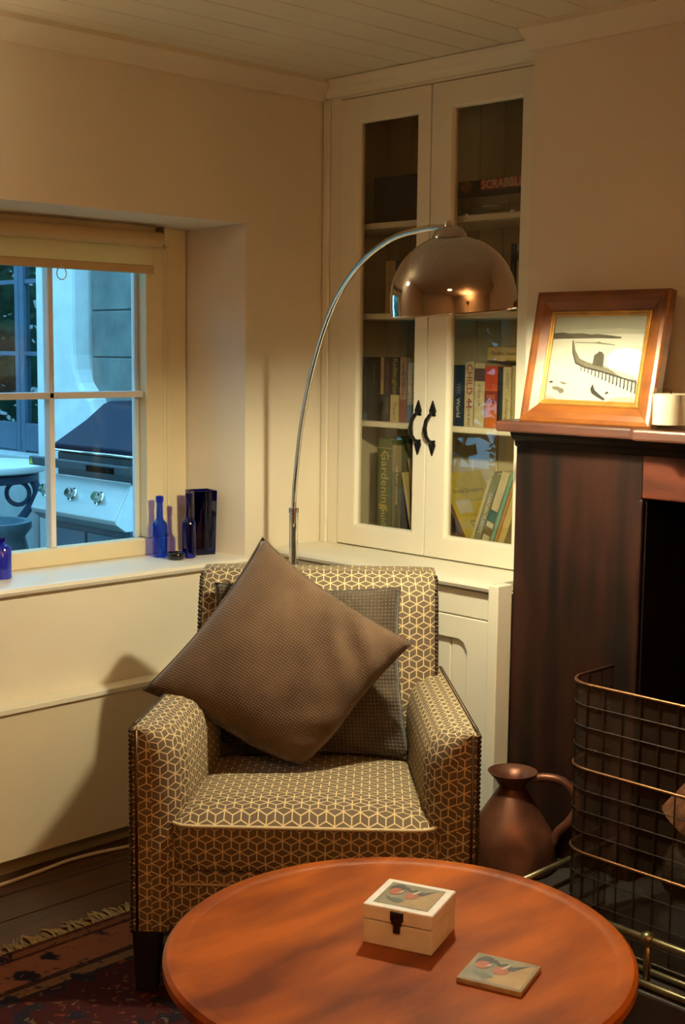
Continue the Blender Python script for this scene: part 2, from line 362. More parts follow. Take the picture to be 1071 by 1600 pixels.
# chimney breast with fire opening
BX = -.14; SX = -.18
m = MB(); m.box(BX, .5, -.938, -1.345, 0, CZ+.05).box(BX, .5, -2.055, -2.5, 0, CZ+.05).box(BX, .5, -1.345, -2.055, 1.1, CZ+.05)
struct(m.build('wall_chimney', plaster_o), 'cream chimney breast above the mantelpiece', 'wall')
struct(B(.29, .5, -2.5, RY, 0, CZ+.05).build('wall_side', plaster_o), 'cream wall beyond the chimney breast', 'wall')
m = MB(); m.box(.42, .5, -1.345, -2.055, 0, 1.1)
struct(m.build('wall_firebox', soot), 'black sooty back of the fire opening', 'wall')
m = MB(); m.box(SX+.012, .42, -1.345, -1.355, .09, 1.1).box(BX+.01, .42, -2.045, -2.055, .09, 1.1).box(BX+.01, .42, -1.345, -2.055, 1.092, 1.102)
struct(m.build('trim_firebox', soot), 'black sooty lining of the fire opening', 'trim')
struct(B(-.665, .42, -.957, -2.45, 0, .09).build('floor_hearth', hearthm, bevel=.006), 'dark stone hearth in front of the fireplace', 'hearth')
# cornices
cove = [(0, 0), (.012, 0), (.016, .010), (.030, .026), (.052, .040), (.058, .046), (.058, .06), (0, .06)]
m = MB(); m.prism(cove, lambda p, q, t: (t, -p, CZ-.06+q), RX, -.0)
struct(m.build('trim_1', ceilm, smooth=True, angle=30), 'cream coved cornice along the window wall', 'cornice')
m = MB(); m.prism(cove, lambda p, q, t: (BX-p, t, CZ-.06+q), -.93, -2.5)
struct(m.build('trim_2', ceilm, smooth=True, angle=30), 'cream coved cornice on the chimney breast', 'cornice')
struct(B(RX, -.24, -.016, 0, 0, .052).build('baseboard_left', M('skirting_paint', (.36, .27, .15), .5, var=.1), bevel=.003), 'low brown skirting under the window wall', 'skirting')

# window
FY = .205
wn = struct(bpy.data.objects.new('window_1', None), 'cream sash window looking onto the garden', 'window'); COL.objects.link(wn); MW[wn.as_pointer()] = Matrix.Identity(4)
GX = [-1.225, -.905, -.575]            # glass edges: left, bar, right
def jamb(x0, x1, nm='jamb', y0=FY, y1=.27): return B(x0, x1, y0, y1, .80, 1.83).build(nm, frame_paint, wn, bevel=.006)
jamb(-.478, -.40, y0=FY+.02); jamb(-1.41, -1.325, y0=FY+.02)
B(-.5045, -.478, FY+.012, .262, .8585, 1.7695).build('jamb_bead', frame_paint, wn, bevel=.01)
for x0, x1 in ((-.505, -.572), (-1.325, -1.232)): B(x0, x1, FY, .255, .8585, 1.7695).build('sash_stile', frame_paint, wn, bevel=.005)
B(-1.325, -.478, FY, .255, .805, .858).build('bottom_rail', frame_paint, wn, bevel=.006)
B(-1.325, -.478, FY, .255, 1.77, 1.83).build('top_rail', frame_paint, wn, bevel=.006)
for z in (1.312,): B(-1.235, -.575, FY+.012, .25, z-.010, z+.010).build('glazing_bar', muntin_paint, wn, bevel=.003)
B(GX[1]-.009, GX[1]+.009, FY+.012, .25, .858, 1.77).build('glazing_bar', muntin_paint, wn, bevel=.003)
for x0, x1 in ((-1.232, -.914), (-.896, -.572)):
    for z0, z1 in ((.858, 1.302), (1.322, 1.77)): B(x0, x1, FY+.034, FY+.037, z0, z1).build('pane', glass, wn)
B(-.590, -.572, FY+.040, .262, .858, 1.77).build('outer_bead', muntin_paint, wn, bevel=.004)
# sill with rounded nose
m = MB(); pts = [(.262, .775), (.262, .806), (-.012, .803), (-.022, .799), (-.026, .790), (-.022, .781), (-.012, .777)]
m.prism(pts, lambda p, q, t: (t, p, q), -1.50, -.338)
m.build('sill', sillm, wn, smooth=True, angle=35)

# chimney piece
fp = struct(bpy.data.objects.new('trim_mantelpiece', None), 'dark mahogany fireplace surround with moulded mantel shelf', 'fireplace'); COL.objects.link(fp); MW[fp.as_pointer()] = Matrix.Identity(4)
for y0, y1 in ((-.945, -1.345), (-2.055, -2.455)):
    B(SX, BX, y0, y1, .09, 1.243).build('pilaster', mahog, fp, bevel=.004)
B(SX-.002, SX+.012, -1.336, -1.349, .09, 1.09).build('jamb_bead', mahog, fp, bevel=.004)
B(SX, BX, -1.345, -2.055, 1.093, 1.243).build('lintel', mahog_h, fp, bevel=.004)
m = MB(); pts = [(0, 1.200), (.006, 1.204), (.008, 1.216), (.018, 1.222), (.026, 1.232), (.03, 1.246), (0, 1.246)]
m.prism(pts, lambda p, q, t: (SX-p, t, q), -.945, -2.455); m.build('bed_moulding', mahog, fp)
out = [(BX, -.915), (-.285, -.955), (-.285, -1.372), (-.292, -1.392), (-.320, -1.40), (-.320, -2.0), (-.292, -2.008), (-.285, -2.028), (-.285, -2.48), (BX, -2.48)]
m = MB(); m.prism(out, lambda p, q, t: (p, q, t), 1.246, 1.274); m.build('mantel_shelf', mantelm, fp, bevel=.006)

# ================================================================== BOOKCASE
bk = thing('bookcase', 'tall cream built-in bookcase with two glazed doors above the worktop', 'bookcase', (0.14, -.47, .815))
YR = -.934
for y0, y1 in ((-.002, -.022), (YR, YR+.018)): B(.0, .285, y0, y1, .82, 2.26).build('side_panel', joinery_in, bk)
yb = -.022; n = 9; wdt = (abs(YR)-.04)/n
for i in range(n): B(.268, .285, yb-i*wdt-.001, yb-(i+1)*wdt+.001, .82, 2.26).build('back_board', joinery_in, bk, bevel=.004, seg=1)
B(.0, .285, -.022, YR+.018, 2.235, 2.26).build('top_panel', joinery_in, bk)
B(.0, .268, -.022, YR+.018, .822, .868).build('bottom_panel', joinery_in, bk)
SH = [1.857, 1.573, 1.229]
for z in SH: B(.03, .268, -.022, YR+.018, z-.019, z).build('shelf', joinery, bk, bevel=.003, seg=1)
B(-.012, .012, -.001, -.0795, .82, 2.262).build('face_stile', joinery, bk, bevel=.003)
B(-.012, -.022, -.003, -.032, .82, 2.25).build('scribe_strip', joinery, bk, bevel=.004)
B(-.012, .012, -.853, YR, .82, 2.262).build('face_stile', joinery, bk, bevel=.003)
B(-.012, .012, -.0795, -.853, 2.2445, 2.262).build('face_rail', joinery, bk, bevel=.002)
m = MB(); pr = [(0, 2.252), (.012, 2.254), (.016, 2.264), (.024, 2.272), (.028, 2.282), (.040, 2.292), (.044, 2.303), (0, 2.303)]
m.prism(pr, lambda p, q, t: (-.010-p, t, q), -.02, YR); m.build('crown_moulding', joinery, bk)
HPROF = [(-.030, .0), (-.034, .004), (-.026, .012)]
def glazed_door(y0, y1, p0, p1, hy):
    z0, z1, a, b = .826, 2.242, .897, 2.163
    d = MB(); x0, x1 = -.016, .012
    # frame as a ring with a hole
    fo = [(y0, z0), (y1, z0), (y1, z1), (y0, z1)]; fi = [(p0, a), (p1, a), (p1, b), (p0, b)]
    fi2 = [(p0+.006, a-.006), (p1-.006, a-.006), (p1-.006, b+.006), (p0+.006, b+.006)]
    vs = [(x0, *q) for q in fo]+[(x0, *q) for q in fi2]+[(x0+.010, *q) for q in fi]+[(x1, *q) for q in fi]+[(x1, *q) for q in fo]
    fs = []
    for lv in range(4):
        for i in range(4): n_ = (i+1) % 4; fs.append((lv*4+i, lv*4+n_, lv*4+4+n_, lv*4+4+i))
    for i in range(4): n_ = (i+1) % 4; fs.append((16+i, 16+n_, n_, i))
    d.add(vs, fs); o = d.build('door', joinery, bk, bevel=.0025, seg=2)
    B(.0, .003, p0+.004, p1-.004, a-.004, b+.004).build('glass_pane', cab_glass, o)
    h = MB(); zc = 1.222; xs = -.017
    arc = [(xs-.004, hy, zc+.048), (xs-.016, hy, zc+.040), (xs-.028, hy+.003, zc+.024), (xs-.033, hy+.004, zc), (xs-.028, hy+.003, zc-.024), (xs-.016, hy, zc-.040), (xs-.004, hy, zc-.048)]
    h.tube(arc, [.005, .0055, .006, .007, .006, .0055, .005], 8)
    for sg in (1, -1):
        c = zc+sg*.050
        sp = [(0, sg*.034), (.0035, sg*.026), (.010, sg*.010), (.013, sg*.002), (.010, -sg*.006), (.012, -sg*.012), (.006, -sg*.014), (0, -sg*.010), (-.006, -sg*.014), (-.012, -sg*.012), (-.010, -sg*.006), (-.013, sg*.002), (-.010, sg*.010), (-.0035, sg*.026)]
        h.prism(sp, lambda p, q, t: (t, hy+p, c+q), xs, xs-.005)
    h.build('handle', black_iron, o, smooth=False)['label'] = 'black wrought iron pull handle'
glazed_door(-.081, -.4645, -.165, -.407, -.437)
glazed_door(-.4675, -.851, -.552, -.802, -.496)

# worktop ledge and base cupboard
m = MB(); pts = [(.0, .793), (.0, .822), (-.228, .822), (-.238, .818), (-.242, .809), (-.238, .800), (-.228, .796)]
m.prism(pts, lambda p, q, t: (p, t, q), -.002, -.915)
tag(m.build('worktop', joinery, smooth=True, angle=35), 'cream painted worktop ledge with rounded nose beneath the bookcase', 'worktop')
bc = thing('base_cupboard', 'low cream panelled base cupboard under the worktop', 'cupboard', (-.1, -.47, 0))
B(-.195, .28, -.002, -.93, .0, .79).build('carcass', joinery, bc)
B(-.248, BX-.045, -.915, -.949, .0, .822).build('end_post', joinery, bc, bevel=.003)
B(-.218, -.195, -.002, -.915, .715, .79).build('top_rail', joinery, bc, bevel=.003)
B(-.218, -.195, -.002, -.915, .0, .09).build('plinth', joinery, bc, bevel=.003)
for (y0, y1) in ((-.01, -.455), (-.46, -.905)):
    z0, z1 = .10, .712; s_ = .085; c_ = .03
    fo = [(y0, z0), (y1, z0), (y1, z1), (y0, z1)]
    ya, yc, za, zb = y0-s_, y1+s_, z0+s_, z1-s_+.02
    inn = [(ya, za), (yc, za), (yc, zb-c_), (yc+c_*.45, zb-c_*.25), (yc+c_, zb), (ya-c_, zb), (ya-c_*.45, zb-c_*.25), (ya, zb-c_)]
    d = MB(); x0, x1 = -.222, -.200
    vs = [(x0, *q) for q in fo]+[(x0, *q) for q in inn]+[(x1, *q) for q in fo]+[(x1, *q) for q in inn]
    fs = []
    for o0, i0 in ((0, 4), (12, 16)): fs += [(o0, o0+1, i0+1, i0), (o0+1, o0+2, i0+4, i0+3, i0+2, i0+1), (o0+2, o0+3, i0+5, i0+4), (o0+3, o0, i0, i0+7, i0+6, i0+5)]
    fs += [(4+i, 4+(i+1) % 8, 16+(i+1) % 8, 16+i) for i in range(8)]+[(i, (i+1) % 4, 12+(i+1) % 4, 12+i) for i in range(4)]
    d.add(vs, fs); o = d.build('door', joinery, bc, bevel=.003)
    nb = 4; bw = (ya-yc)/nb
    for i in range(nb): B(-.208, -.198, ya-i*bw-.001, ya-(i+1)*bw+.001, za-.01, zb+.01).build('panel_board', joinery, o, bevel=.004, seg=1)

# ================================================================== THINGS IN THE BOOKCASE
def C(r, g, b): return (r, g, b)
BMAT = {}
def bmat(c, rough=.5):
    k = (c, rough)
    if k not in BMAT: BMAT[k] = M('cover_%d' % len(BMAT), c, rough, var=.18, vs=30)
    return BMAT[k]
pages = M('book_pages', (.62, .50, .30), .8, var=.2, vs=120, stretch=(1, 1, 1))
def book(y0, y1, z, h, dep, cover, label, titles=(), lean=0.0, x=.055, bands=(), group='books in the bookcase', flat=False):
    wd = abs(y1-y0)
    t = thing('book', label, 'book', (x, y0, z), euler=(0, lean, -math.pi/2), group=group)
    cm = bmat(cover); th = min(.0025, wd*.15)
    c = MB().box(0, wd, 0, th, 0, h).box(0, th, 0, dep, 0, h).box(wd-th, wd, 0, dep, 0, h).build('cover', cm, t, world=False, bevel=.0008, seg=1)
    MB().box(th, wd-th, th, dep-.004, .003, h-.004).build('page_block', pages, t, world=False)
    for (a, b_, col) in bands:
        MB().box(.0004, wd-.0004, -.0006, .0005, h*a, h*b_).build('spine_band', bmat(col), t, world=False)
    for (txt, zc, size, col, mode) in titles:
        zc = zc*h
        if mode == 'v': M4 = frame4((wd/2, -.0008, zc), (0, 0, -1), (1, 0, 0))
        else: M4 = frame4((wd/2, -.0008, zc), (1, 0, 0), (0, 0, 1))
        text(txt, size, bmat(col), t, M4, 'title')
    return t
blk = (.012, .010, .009); cream = (.55, .47, .28); gold = (.50, .36, .06); red = (.42, .03, .03); wht = (.75, .70, .58); gry = (.25, .22, .2)
zC = 1.229
book(-.121, -.144, zC, .205, .14, (.035, .04, .045), 'thin charcoal paperback at the hinge end beside two black books', (('THE LONG NIGHT', .5, .010, gry, 'v'),), bands=((0, .12, (.05, .12, .16)),))
book(-.145, -.200, zC, .206, .15, blk, 'thick black paperback with small grey lettering on its spine', (('VANISHED', .72, .015, (.20, .17, .08), 'v'), ('A NOVEL', .3, .010, (.16, .05, .04), 'v')))
book(-.201, -.217, zC, .206, .14, (.50, .36, .17), 'narrow tan and black paperback between black books', (('HARVEST', .75, .011, (.16, .08, .04), 'v'),), bands=((0, .42, (.03, .02, .015)), (.12, .3, (.36, .22, .1))))
book(-.218, -.247, zC, .206, .14, (.020, .012, .010), 'black paperback with red lettering down the spine', (('PERFECT EVIL', .7, .016, (.40, .045, .04), 'v'), ('BESTSELLER', .25, .010, gry, 'v')))
book(-.248, -.286, zC, .205, .15, (.030, .025, .012), 'paperback with big yellow author name over cream lower spine', (('Karin', .86, .024, gold, 'v'), ('Slaughter', .62, .024, gold, 'v'), ('Triptych', .17, .017, (.12, .09, .05), 'v')), bands=((0, .42, (.60, .50, .24)),))
book(-.287, -.319, zC, .207, .15, (.46, .31, .21), 'dusty pink paperback with dark author name', (('Harlan', .82, .015, (.13, .05, .04), 'v'), ('COBEN', .60, .022, (.10, .07, .07), 'v')), bands=((0, .35, (.33, .13, .09)),))
book(-.320, -.355, zC, .190, .14, (.45, .43, .38), 'pale grey paperback by the meeting stile in the left door', (('THE LOST', .6, .022, wht, 'v'),), bands=((.0, .3, (.16, .22, .33)),))
book(-.510, -.557, zC, .185, .15, (.02, .035, .07), 'dark navy paperback with white lettering next to a cream one', (('World', .3, .022, wht, 'v'), ('THE', .62, .020, (.2, .3, .42), 'v')), group='books in the bookcase')
book(-.557, -.595, zC, .197, .15, (.62, .53, .34), 'cream paperback with bold red title', (('CHILD 44', .62, .032, (.38, .035, .04), 'v'), ('TOM ROB SMITH', .2, .012, (.1, .08, .07), 'v')))
book(-.595, -.637, zC, .192, .15, (.60, .53, .34), 'cream paperback with a dark brown block at the top', (('A Quiet Life', .5, .013, (.2, .14, .08), 'v'),), bands=((.72, .92, (.11, .06, .06)),))
book(-.637, -.685, zC, .184, .15, (.62, .16, .02), 'orange and red thick paperback', (('FIRE', .5, .018, (.7, .3, .15), 'h'),), bands=((.62, 1.0, (.58, .065, .02)), (.40, .60, (.30, .035, .02))))
book(-.685, -.704, zC, .182, .15, (.018, .014, .012), 'narrow black paperback beside the orange one')
book(-.704, -.738, zC, .182, .15, (.56, .47, .24), 'cream paperback with spaced dark lettering', (('Archangel', .28, .019, (.16, .12, .08), 'v'), ('ROBERT', .78, .013, (.25, .2, .12), 'v')))
book(-.738, -.772, zC, .186, .14, (.42, .34, .16), 'tan paperback against the right side panel', (('Fatherland', .5, .014, (.12, .1, .05), 'v'),))
# book lying flat on the row
t = thing('book', 'tan paperback lying flat across the upright books', 'book', (.06, -.640, zC+.1985), euler=(0, 0, -math.pi/2), group='books in the bookcase')
cm = bmat((.55, .40, .14))
MB().box(0, .14, 0, .0025, 0, .044).box(0, .14, 0, .13, 0, .0025).box(0, .14, 0, .13, .0415, .044).build('cover', cm, t, world=False)
MB().box(.003, .137, .002, .127, .0025, .0415).build('page_block', pages, t, world=False)
text('Paullina Simons', .0165, bmat((.10, .07, .03)), t, frame4((.066, -.0006, .023), (1, 0, 0), (0, 0, 1)), 'title')
# lower shelf
zD = .868; g2 = 'books in the bookcase'
book(-.193, -.260, zD, .305, .19, (.075, .10, .025), 'thick green hardback with gold script title', (('Gardening', .56, .046, gold, 'v'), ('1', .86, .02, gold, 'h'), ('Guide', .16, .036, (.55, .40, .07), 'v')), bands=((.90, .905, gold), (.82, .825, gold), (.03, .035, gold)), group=g2)
book(-.261, -.302, zD, .288, .18, (.16, .15, .07), 'olive hardback with a pale band around its top', (('THE PLANT GARDENER', .55, .012, wht, 'v'),), bands=((.70, .99, (.30, .23, .13)),), group=g2)
book(-.351, -.364, zD+.001, .205, .17, (.52, .42, .15), 'thin yellow book leaning on the olive hardback', lean=math.radians(-13), x=.05, group=g2)
book(-.372, -.386, zD+.001, .250, .17, (.33, .22, .12), 'thin brown book leaning behind the yellow one', (('HERBS', .7, .012, (.35, .07, .03), 'v'),), lean=math.radians(-12), x=.06, group=g2)
LN = math.radians(19.5)
yl = -.588
for wd_, h_, col_, lb_, tt_, bd_ in (
        (.012, .225, (.58, .50, .26), 'thin cream annual first of the leaning row', (), ()),
        (.027, .235, (.25, .26, .14), 'grey green hardback with white capitals in the leaning row', (('GARDEN PLANTS', .45, .017, wht, 'v'),), ()),
        (.029, .240, (.60, .55, .34), 'ivory hardback with teal labels in the leaning row', (), ((.32, .48, (.05, .15, .12)), (.14, .25, (.2, .15, .05)))),
        (.013, .245, (.20, .44, .30), 'thin mint green book in the leaning row', (), ()),
        (.012, .240, (.55, .26, .04), 'thin orange book in the leaning row', (), ()),
        (.026, .225, (.62, .47, .14), 'yellow hardback last of the leaning row', (), ())):
    book(yl, yl-wd_, zD+wd_*math.sin(LN)+.0005, h_, .19, col_, lb_, tt_, lean=LN, bands=bd_, group=g2); yl -= wd_/math.cos(LN)+.0015
ya_ = book(-.576, -.590, zD+.001, .235, .2, (.55, .44, .035), 'yellow street directory leaning left with its printed cover showing', bands=((0, 1, (.16, .08, .03)),), lean=math.radians(-31), x=.05, group=g2)
dk = bmat((.16, .12, .02)); CF = lambda d, z: frame4((.0142, d, z), (0, 1, 0), (0, 0, 1))
text('Street Directory', .022, dk, ya_, CF(.10, .17), 'cover_title')
for z_ in (.135, .085): MB().box(.0138, .0144, .06, .17, z_, z_+.0012).build('printed_rule', dk, ya_, world=False)
m = MB(); m.tube([(.0142, .075+.028*math.cos(a)*.8, .05+.013*math.sin(a)-.5*.022*math.cos(a)) for a in [i*math.pi/8 for i in range(16)]], .0016, 5, closed=True); m.build('printed_oval', dk, ya_, world=False)
MB().box(.0138, .0145, .02, .09, .095, .14).build('cover_label', bmat((.55, .52, .42)), ya_, world=False)
o = thing('booklet', 'blue and brown booklet lying at the left foot of the yellow directory', 'booklet', (.036, -.53, zD), euler=(0, math.radians(0), -math.pi/2))
MB().box(-.03, .02, 0, .08, 0, .004).build('cover', bmat((.10, .12, .26)), o, world=False); MB().box(-.028, .018, .002, .078, .004, .020).build('page_block', pages, o, world=False); MB().box(-.03, .02, 0, .08, .020, .024).build('cover', bmat((.26, .12, .05)), o, world=False)
# upper middle shelf
zB = 1.573
book(-.217, -.261, zB, .165, .14, (.42, .27, .12), 'tan paperback on the shelf behind the arc lamp', (('Stories', .5, .014, (.14, .07, .03), 'v'),))
book(-.262, -.294, zB, .165, .14, (.03, .025, .022), 'black paperback on the shelf behind the arc lamp', (('DUNE', .6, .012, gry, 'v'),))
book(-.295, -.330, zB, .162, .14, (.45, .31, .16), 'buff paperback beside the black one behind the arc lamp', (('ISLAND', .5, .014, (.14, .07, .03), 'v'),))
book(-.722, -.743, zB, .195, .14, (.015, .013, .012), 'black paperback beside the upper right side panel', (('NIGHT', .6, .014, gry, 'v'),))
book(-.744, -.772, zB, .200, .14, (.46, .38, .26), 'buff paperback with dark blocks at the upper right side panel', (('RIVER', .5, .014, (.1, .07, .05), 'v'),), bands=((.72, .86, (.06, .05, .05)),))
# top shelf
zA = 1.857
t = thing('speaker_box', 'dark brown wooden speaker box on the top shelf', 'speaker', (.16, -.23, zA))
B(.09, .25, -.125, -.325, zA, zA+.150).build('cabinet_body', bmat((.022, .012, .008)), t, bevel=.004)
B(.086, .091, -.133, -.317, zA+.008, zA+.142).build('grille', bmat((.012, .007, .006), .9), t, bevel=.002)
t = thing('storage_box', 'pale grey flat box under the black game box', 'box', (.16, -.60, zA))
B(.10, .25, -.475, -.745, zA, zA+.058).build('box_body', bmat((.24, .21, .15)), t, bevel=.002); B(.095, .255, -.472, -.748, zA+.030, zA+.060).build('lid', bmat((.27, .23, .17)), t, bevel=.002)
t = thing('board_game_box', 'black game box with a red title panel on the top shelf', 'game', (.16, -.60, zA+.060))
B(.09, .255, -.462, -.755, zA+.060, zA+.108).build('lid', bmat((.018, .015, .014)), t, bevel=.0015)
B(.0885, .0905, -.572, -.752, zA+.078, zA+.106).build('title_panel', bmat((.55, .035, .03)), t)
text('SCRABBLE', .035, bmat((.66, .58, .44)), t, frame4((.0875-.16, -.578+.60, zA+.0915-(zA+.060)), (0, -1, 0), (0, 0, 1)), 'title', align='LEFT', bold=.0008)
m = MB(); m.lathe([(0, 0), (.024, 0), (.024, .0015), (0, .0015)], 16, (0, 0, 0), Matrix.Rotation(math.radians(-90), 3, 'Y') @ Matrix.Diagonal((.7, 1, 1)))
m2 = MB(); m2.v = [(x+.0895, y-.520, z+zA+.090) for x, y, z in m.v]; m2.f = m.f; m2.uv = m.uv; m2.mi = m.mi
m2.build('emblem', bmat((.30, .16, .05)), t)
def tumbler(y, x, r, h, label):
    t = thing('drinking_glass', label, 'glass', (x, y, zA))
    MB().lathe([(0, 0), (r*.8, 0), (r, h), (r*.93, h), (r*.74, .006), (0, .006)], 16).build('bowl', glass_solid, t, world=False, smooth=True, angle=40)
    m = MB(); m.lathe([(r*.8, .0), (r*.84, .004), (r*.80, .008)], 16, cap=False); m.build('foot_ring', chrome, t, world=False, smooth=True)
glass_solid = pane_mat('drinking_glass_wall', (.95, .94, .90), 1.5)
tumbler(-.540, .065, .018, .050, 'small clear tumbler in front of the grey box')
tumbler(-.722, .065, .017, .046, 'clear tumbler beside the glass dish')
t = thing('glass_dish', 'shallow clear glass dish with shiny rim on the top shelf', 'dish', (.068, -.640, zA))
MB().lathe([(0, 0), (.022, 0), (.036, .022), (.034, .022), (.020, .004), (0, .004)], 20).build('bowl', glass_solid, t, world=False, smooth=True, angle=40)
m = MB(); m.tube([(.035*math.cos(a), .035*math.sin(a), .022) for a in [i*math.pi/12 for i in range(24)]], .0022, 6, closed=True); m.build('rim', chrome, t, world=False, smooth=True)

# ================================================================== PANEL UNDER WINDOW, CABLE
hp = thing('panel_heater', 'long low cream panel with pale top edge against the wall under the window', 'wall panel', (-1.3, -.03, .055))
pm_ = M('heater_panel_paint', (.74, .64, .44), .5, var=.03)
B(-2.3, -.47, -.002, -.055, .052, .470).build('front_panel', pm_, hp, bevel=.003)
B(-2.3, -.47, -.001, -.066, .466, .481).build('top_edge', joinery, hp, bevel=.002)
m = MB(); pc = [(-2.2, -.06, .006), (-1.55, -.075, .006), (-1.30, -.085, .006), (-1.16, -.075, .006), (-1.05, -.062, .006), (-.95, -.07, .006), (-.85, -.09, .006), (-.70, -.10, .006), (-.5, -.13, .006), (-.40, -.17, .006)]
def smooth_path(p, n=6):
    p = [Vector(q) for q in p]; out = []
    for i in range(len(p)-1):
        a = p[max(i-1, 0)]; b = p[i]; c = p[i+1]; d = p[min(i+2, len(p)-1)]
        for k in range(n):
            t = k/n; out.append(.5*((2*b)+(c-a)*t+(2*a-5*b+4*c-d)*t*t+(3*b-a-3*c+d)*t**3))
    out.append(p[-1]); return out
m.tube(smooth_path(pc), .0055, 8); tag(m.build('power_cable', cablem, smooth=True), 'cream power cable lying on the floor along the skirting', 'cable')
t = thing('floor_knob', 'small round cream knob by the fringe of the rug', 'knob', (-1.403, -.245, 0))
MB().lathe([(0, 0), (.018, 0), (.022, .012), (.017, .022), (.010, .026), (.010, .032)], 16).build('stem', white_pl, t, world=False, smooth=True)
MB().lathe([(.010, .030), (.022, .036), (.027, .050), (.022, .064), (.010, .070), (0, .071)], 16).build('knob', white_pl, t, world=False, smooth=True)

# ================================================================== RUG
ry0, rx1 = -.455, -.71
rg = thing('rug', 'dark red patterned rug with cream fringe under the armchair', 'rug', (-2.2, -2.3, 0))
B(-3.7, rx1, -4.2, ry0, .0005, .005).build('pile', rug_material(ry0, rx1), rg)
m = MB(); fr = M('rug_fringe', (.42, .36, .19), .9, var=.4, vs=60)
x = -3.69
while x < rx1:
    l = random.uniform(.035, .065); dx = random.uniform(-.035, .035); w_ = random.uniform(.0025, .0045); h = random.uniform(.003, .008)
    m.tube([(x, ry0-.003, .004), (x+dx*.4, ry0+l*.5, h), (x+dx, ry0+l, .003)], [w_, w_, w_*.6], 4); x += .0075
o = m.build('fringe', fr, rg); o['kind'] = 'stuff'

# ================================================================== ARMCHAIR
CH = (-1.373, -.824, 0.005)
ac = thing('armchair', 'taupe armchair covered in a cream tumbling-block lattice fabric', 'armchair', CH, math.radians(-46))
CW = .775; cu_ = CW/2
def mirror(m):
    n = MB(); n.v = [(CW-x, y, z) for x, y, z in m.v]; n.f = [list(f)[::-1] for f in m.f]; n.uv = [u[::-1] if u else None for u in m.uv]; n.mi = m.mi[:]; return n
def arm_section(v):
    k = v/.70; o = .055*k; top = .619-.016*k; q_ = max(0., 1-v/.075); th = .050+.066*math.sqrt(max(0., 1-q_*q_))-.01*k; zb = .145
    return [(o+.004, v, zb), (o, v, zb+.02), (o, v, .38), (o, v, top-.012), (o+.004, v, top-.003), (o+.014, v, top), (o+th*.45, v, top-.003), (o+th*.72, v, top-.014), (o+th*.90, v, top-.038), (o+th, v, top-.080), (o+th, v, .42), (o+th*.97, v, .30), (o+th*.97, v, zb)]
arm = MB(); vsec = [.0, .006, .03, .07, .12, .2, .3, .4, .5, .6, .70]
secs = []
for v in vsec:
    s_ = arm_section(v)
    if v == 0: cx = .043; s_ = [(cx+(x-cx)*.90, .0, .38+(z-.38)*.985) for x, y, z in s_]
    secs.append(s_)
arm.loft(secs, swap=True)
for mb in (arm, mirror(arm)): mb.build('arm', fabric, ac, world=False, smooth=True, angle=50)
def beads(path, r, step):
    m = MB(); P = [Vector(p) for p in path]; acc = 0.0; nx = 0.0
    for a, b in zip(P[:-1], P[1:]):
        l = (b-a).length
        while nx <= acc+l: q = a.lerp(b, (nx-acc)/l); m.ball(q, r, 6, 4); nx += step
        acc += l
    return m
trimp = [(.003, -.002, .15), (.003, -.002, .612), (.008, .03, .619)]+[arm_section(v)[4] for v in (.1, .2, .3, .4, .5, .6, .68)]
for sd in (0, 1):
    m = beads(trimp, .0052, .0105)
    m.tube([(a[0]+.013, a[1], a[2]) for a in trimp[:2]], .0035, 6)
    if sd: m = mirror(m)
    o = m.build('nailhead_trim', studm, ac, world=False, smooth=True); o['kind'] = 'stuff'; o['label'] = 'row of dark bronze nailheads along the arm'
# back
def back_sec(z):
    k = (z-.30)/.56
    vf = .50+.105*k; vb = .655+.085*k; hw = .325-.006*k
    if z < .64: hw += .02*(1-(z-.30)/.34)*0
    if z > .80: t = (z-.80)/.068; vf += .05*t**2; vb -= .012*t**2; hw -= .010*t**2
    ring = []; n = 32; cv = (vf+vb)/2; hd = (vb-vf)/2
    for j in range(n):
        a = 2*math.pi*j/n+math.pi/n; c, s_ = math.cos(a), math.sin(a)
        e = .20
        x = hw*math.copysign(abs(c)**e, c); y = hd*math.copysign(abs(s_)**.45, s_)
        bulge = -.018*(1-(x/hw)**2) if s_ < 0 else 0
        ring.append((cu_+x, cv+y+bulge, z))
    return ring
zs = [.15, .25, .34, .42, .50, .58, .66, .74, .80, .83, .85, .862, .868]
bkm = MB(); secs = [back_sec(z) for z in zs]
bkm.loft(secs); bkm.build('backrest', fabric, ac, world=False, smooth=True, angle=60)
for sd in (0, 1):
    path = []
    for z in [.56, .60, .66, .72, .78, .82, .845, .858]:
        r_ = back_sec(z); q = min(r_, key=lambda p: (p[0] if sd == 0 else -p[0])+p[1]*.6); path.append((q[0]-(.001 if sd == 0 else -.001), q[1]-.002, q[2]))
    m = beads(path, .0055, .0108); o = m.build('nailhead_trim', studm, ac, world=False, smooth=True); o['kind'] = 'stuff'; o['label'] = 'row of dark bronze nailheads up the back edge'
# front rail and seat base
m = MB(); m.box(.080, CW-.080, .014, .50, .15, .36); m.build('seat_base', fabric, ac, world=False, bevel=.01)
m = MB(); m.tube([(.090, .012, .255), (CW-.090, .012, .255)], .0035, 6); m.build('seam_piping', piping, ac, world=False, smooth=True)
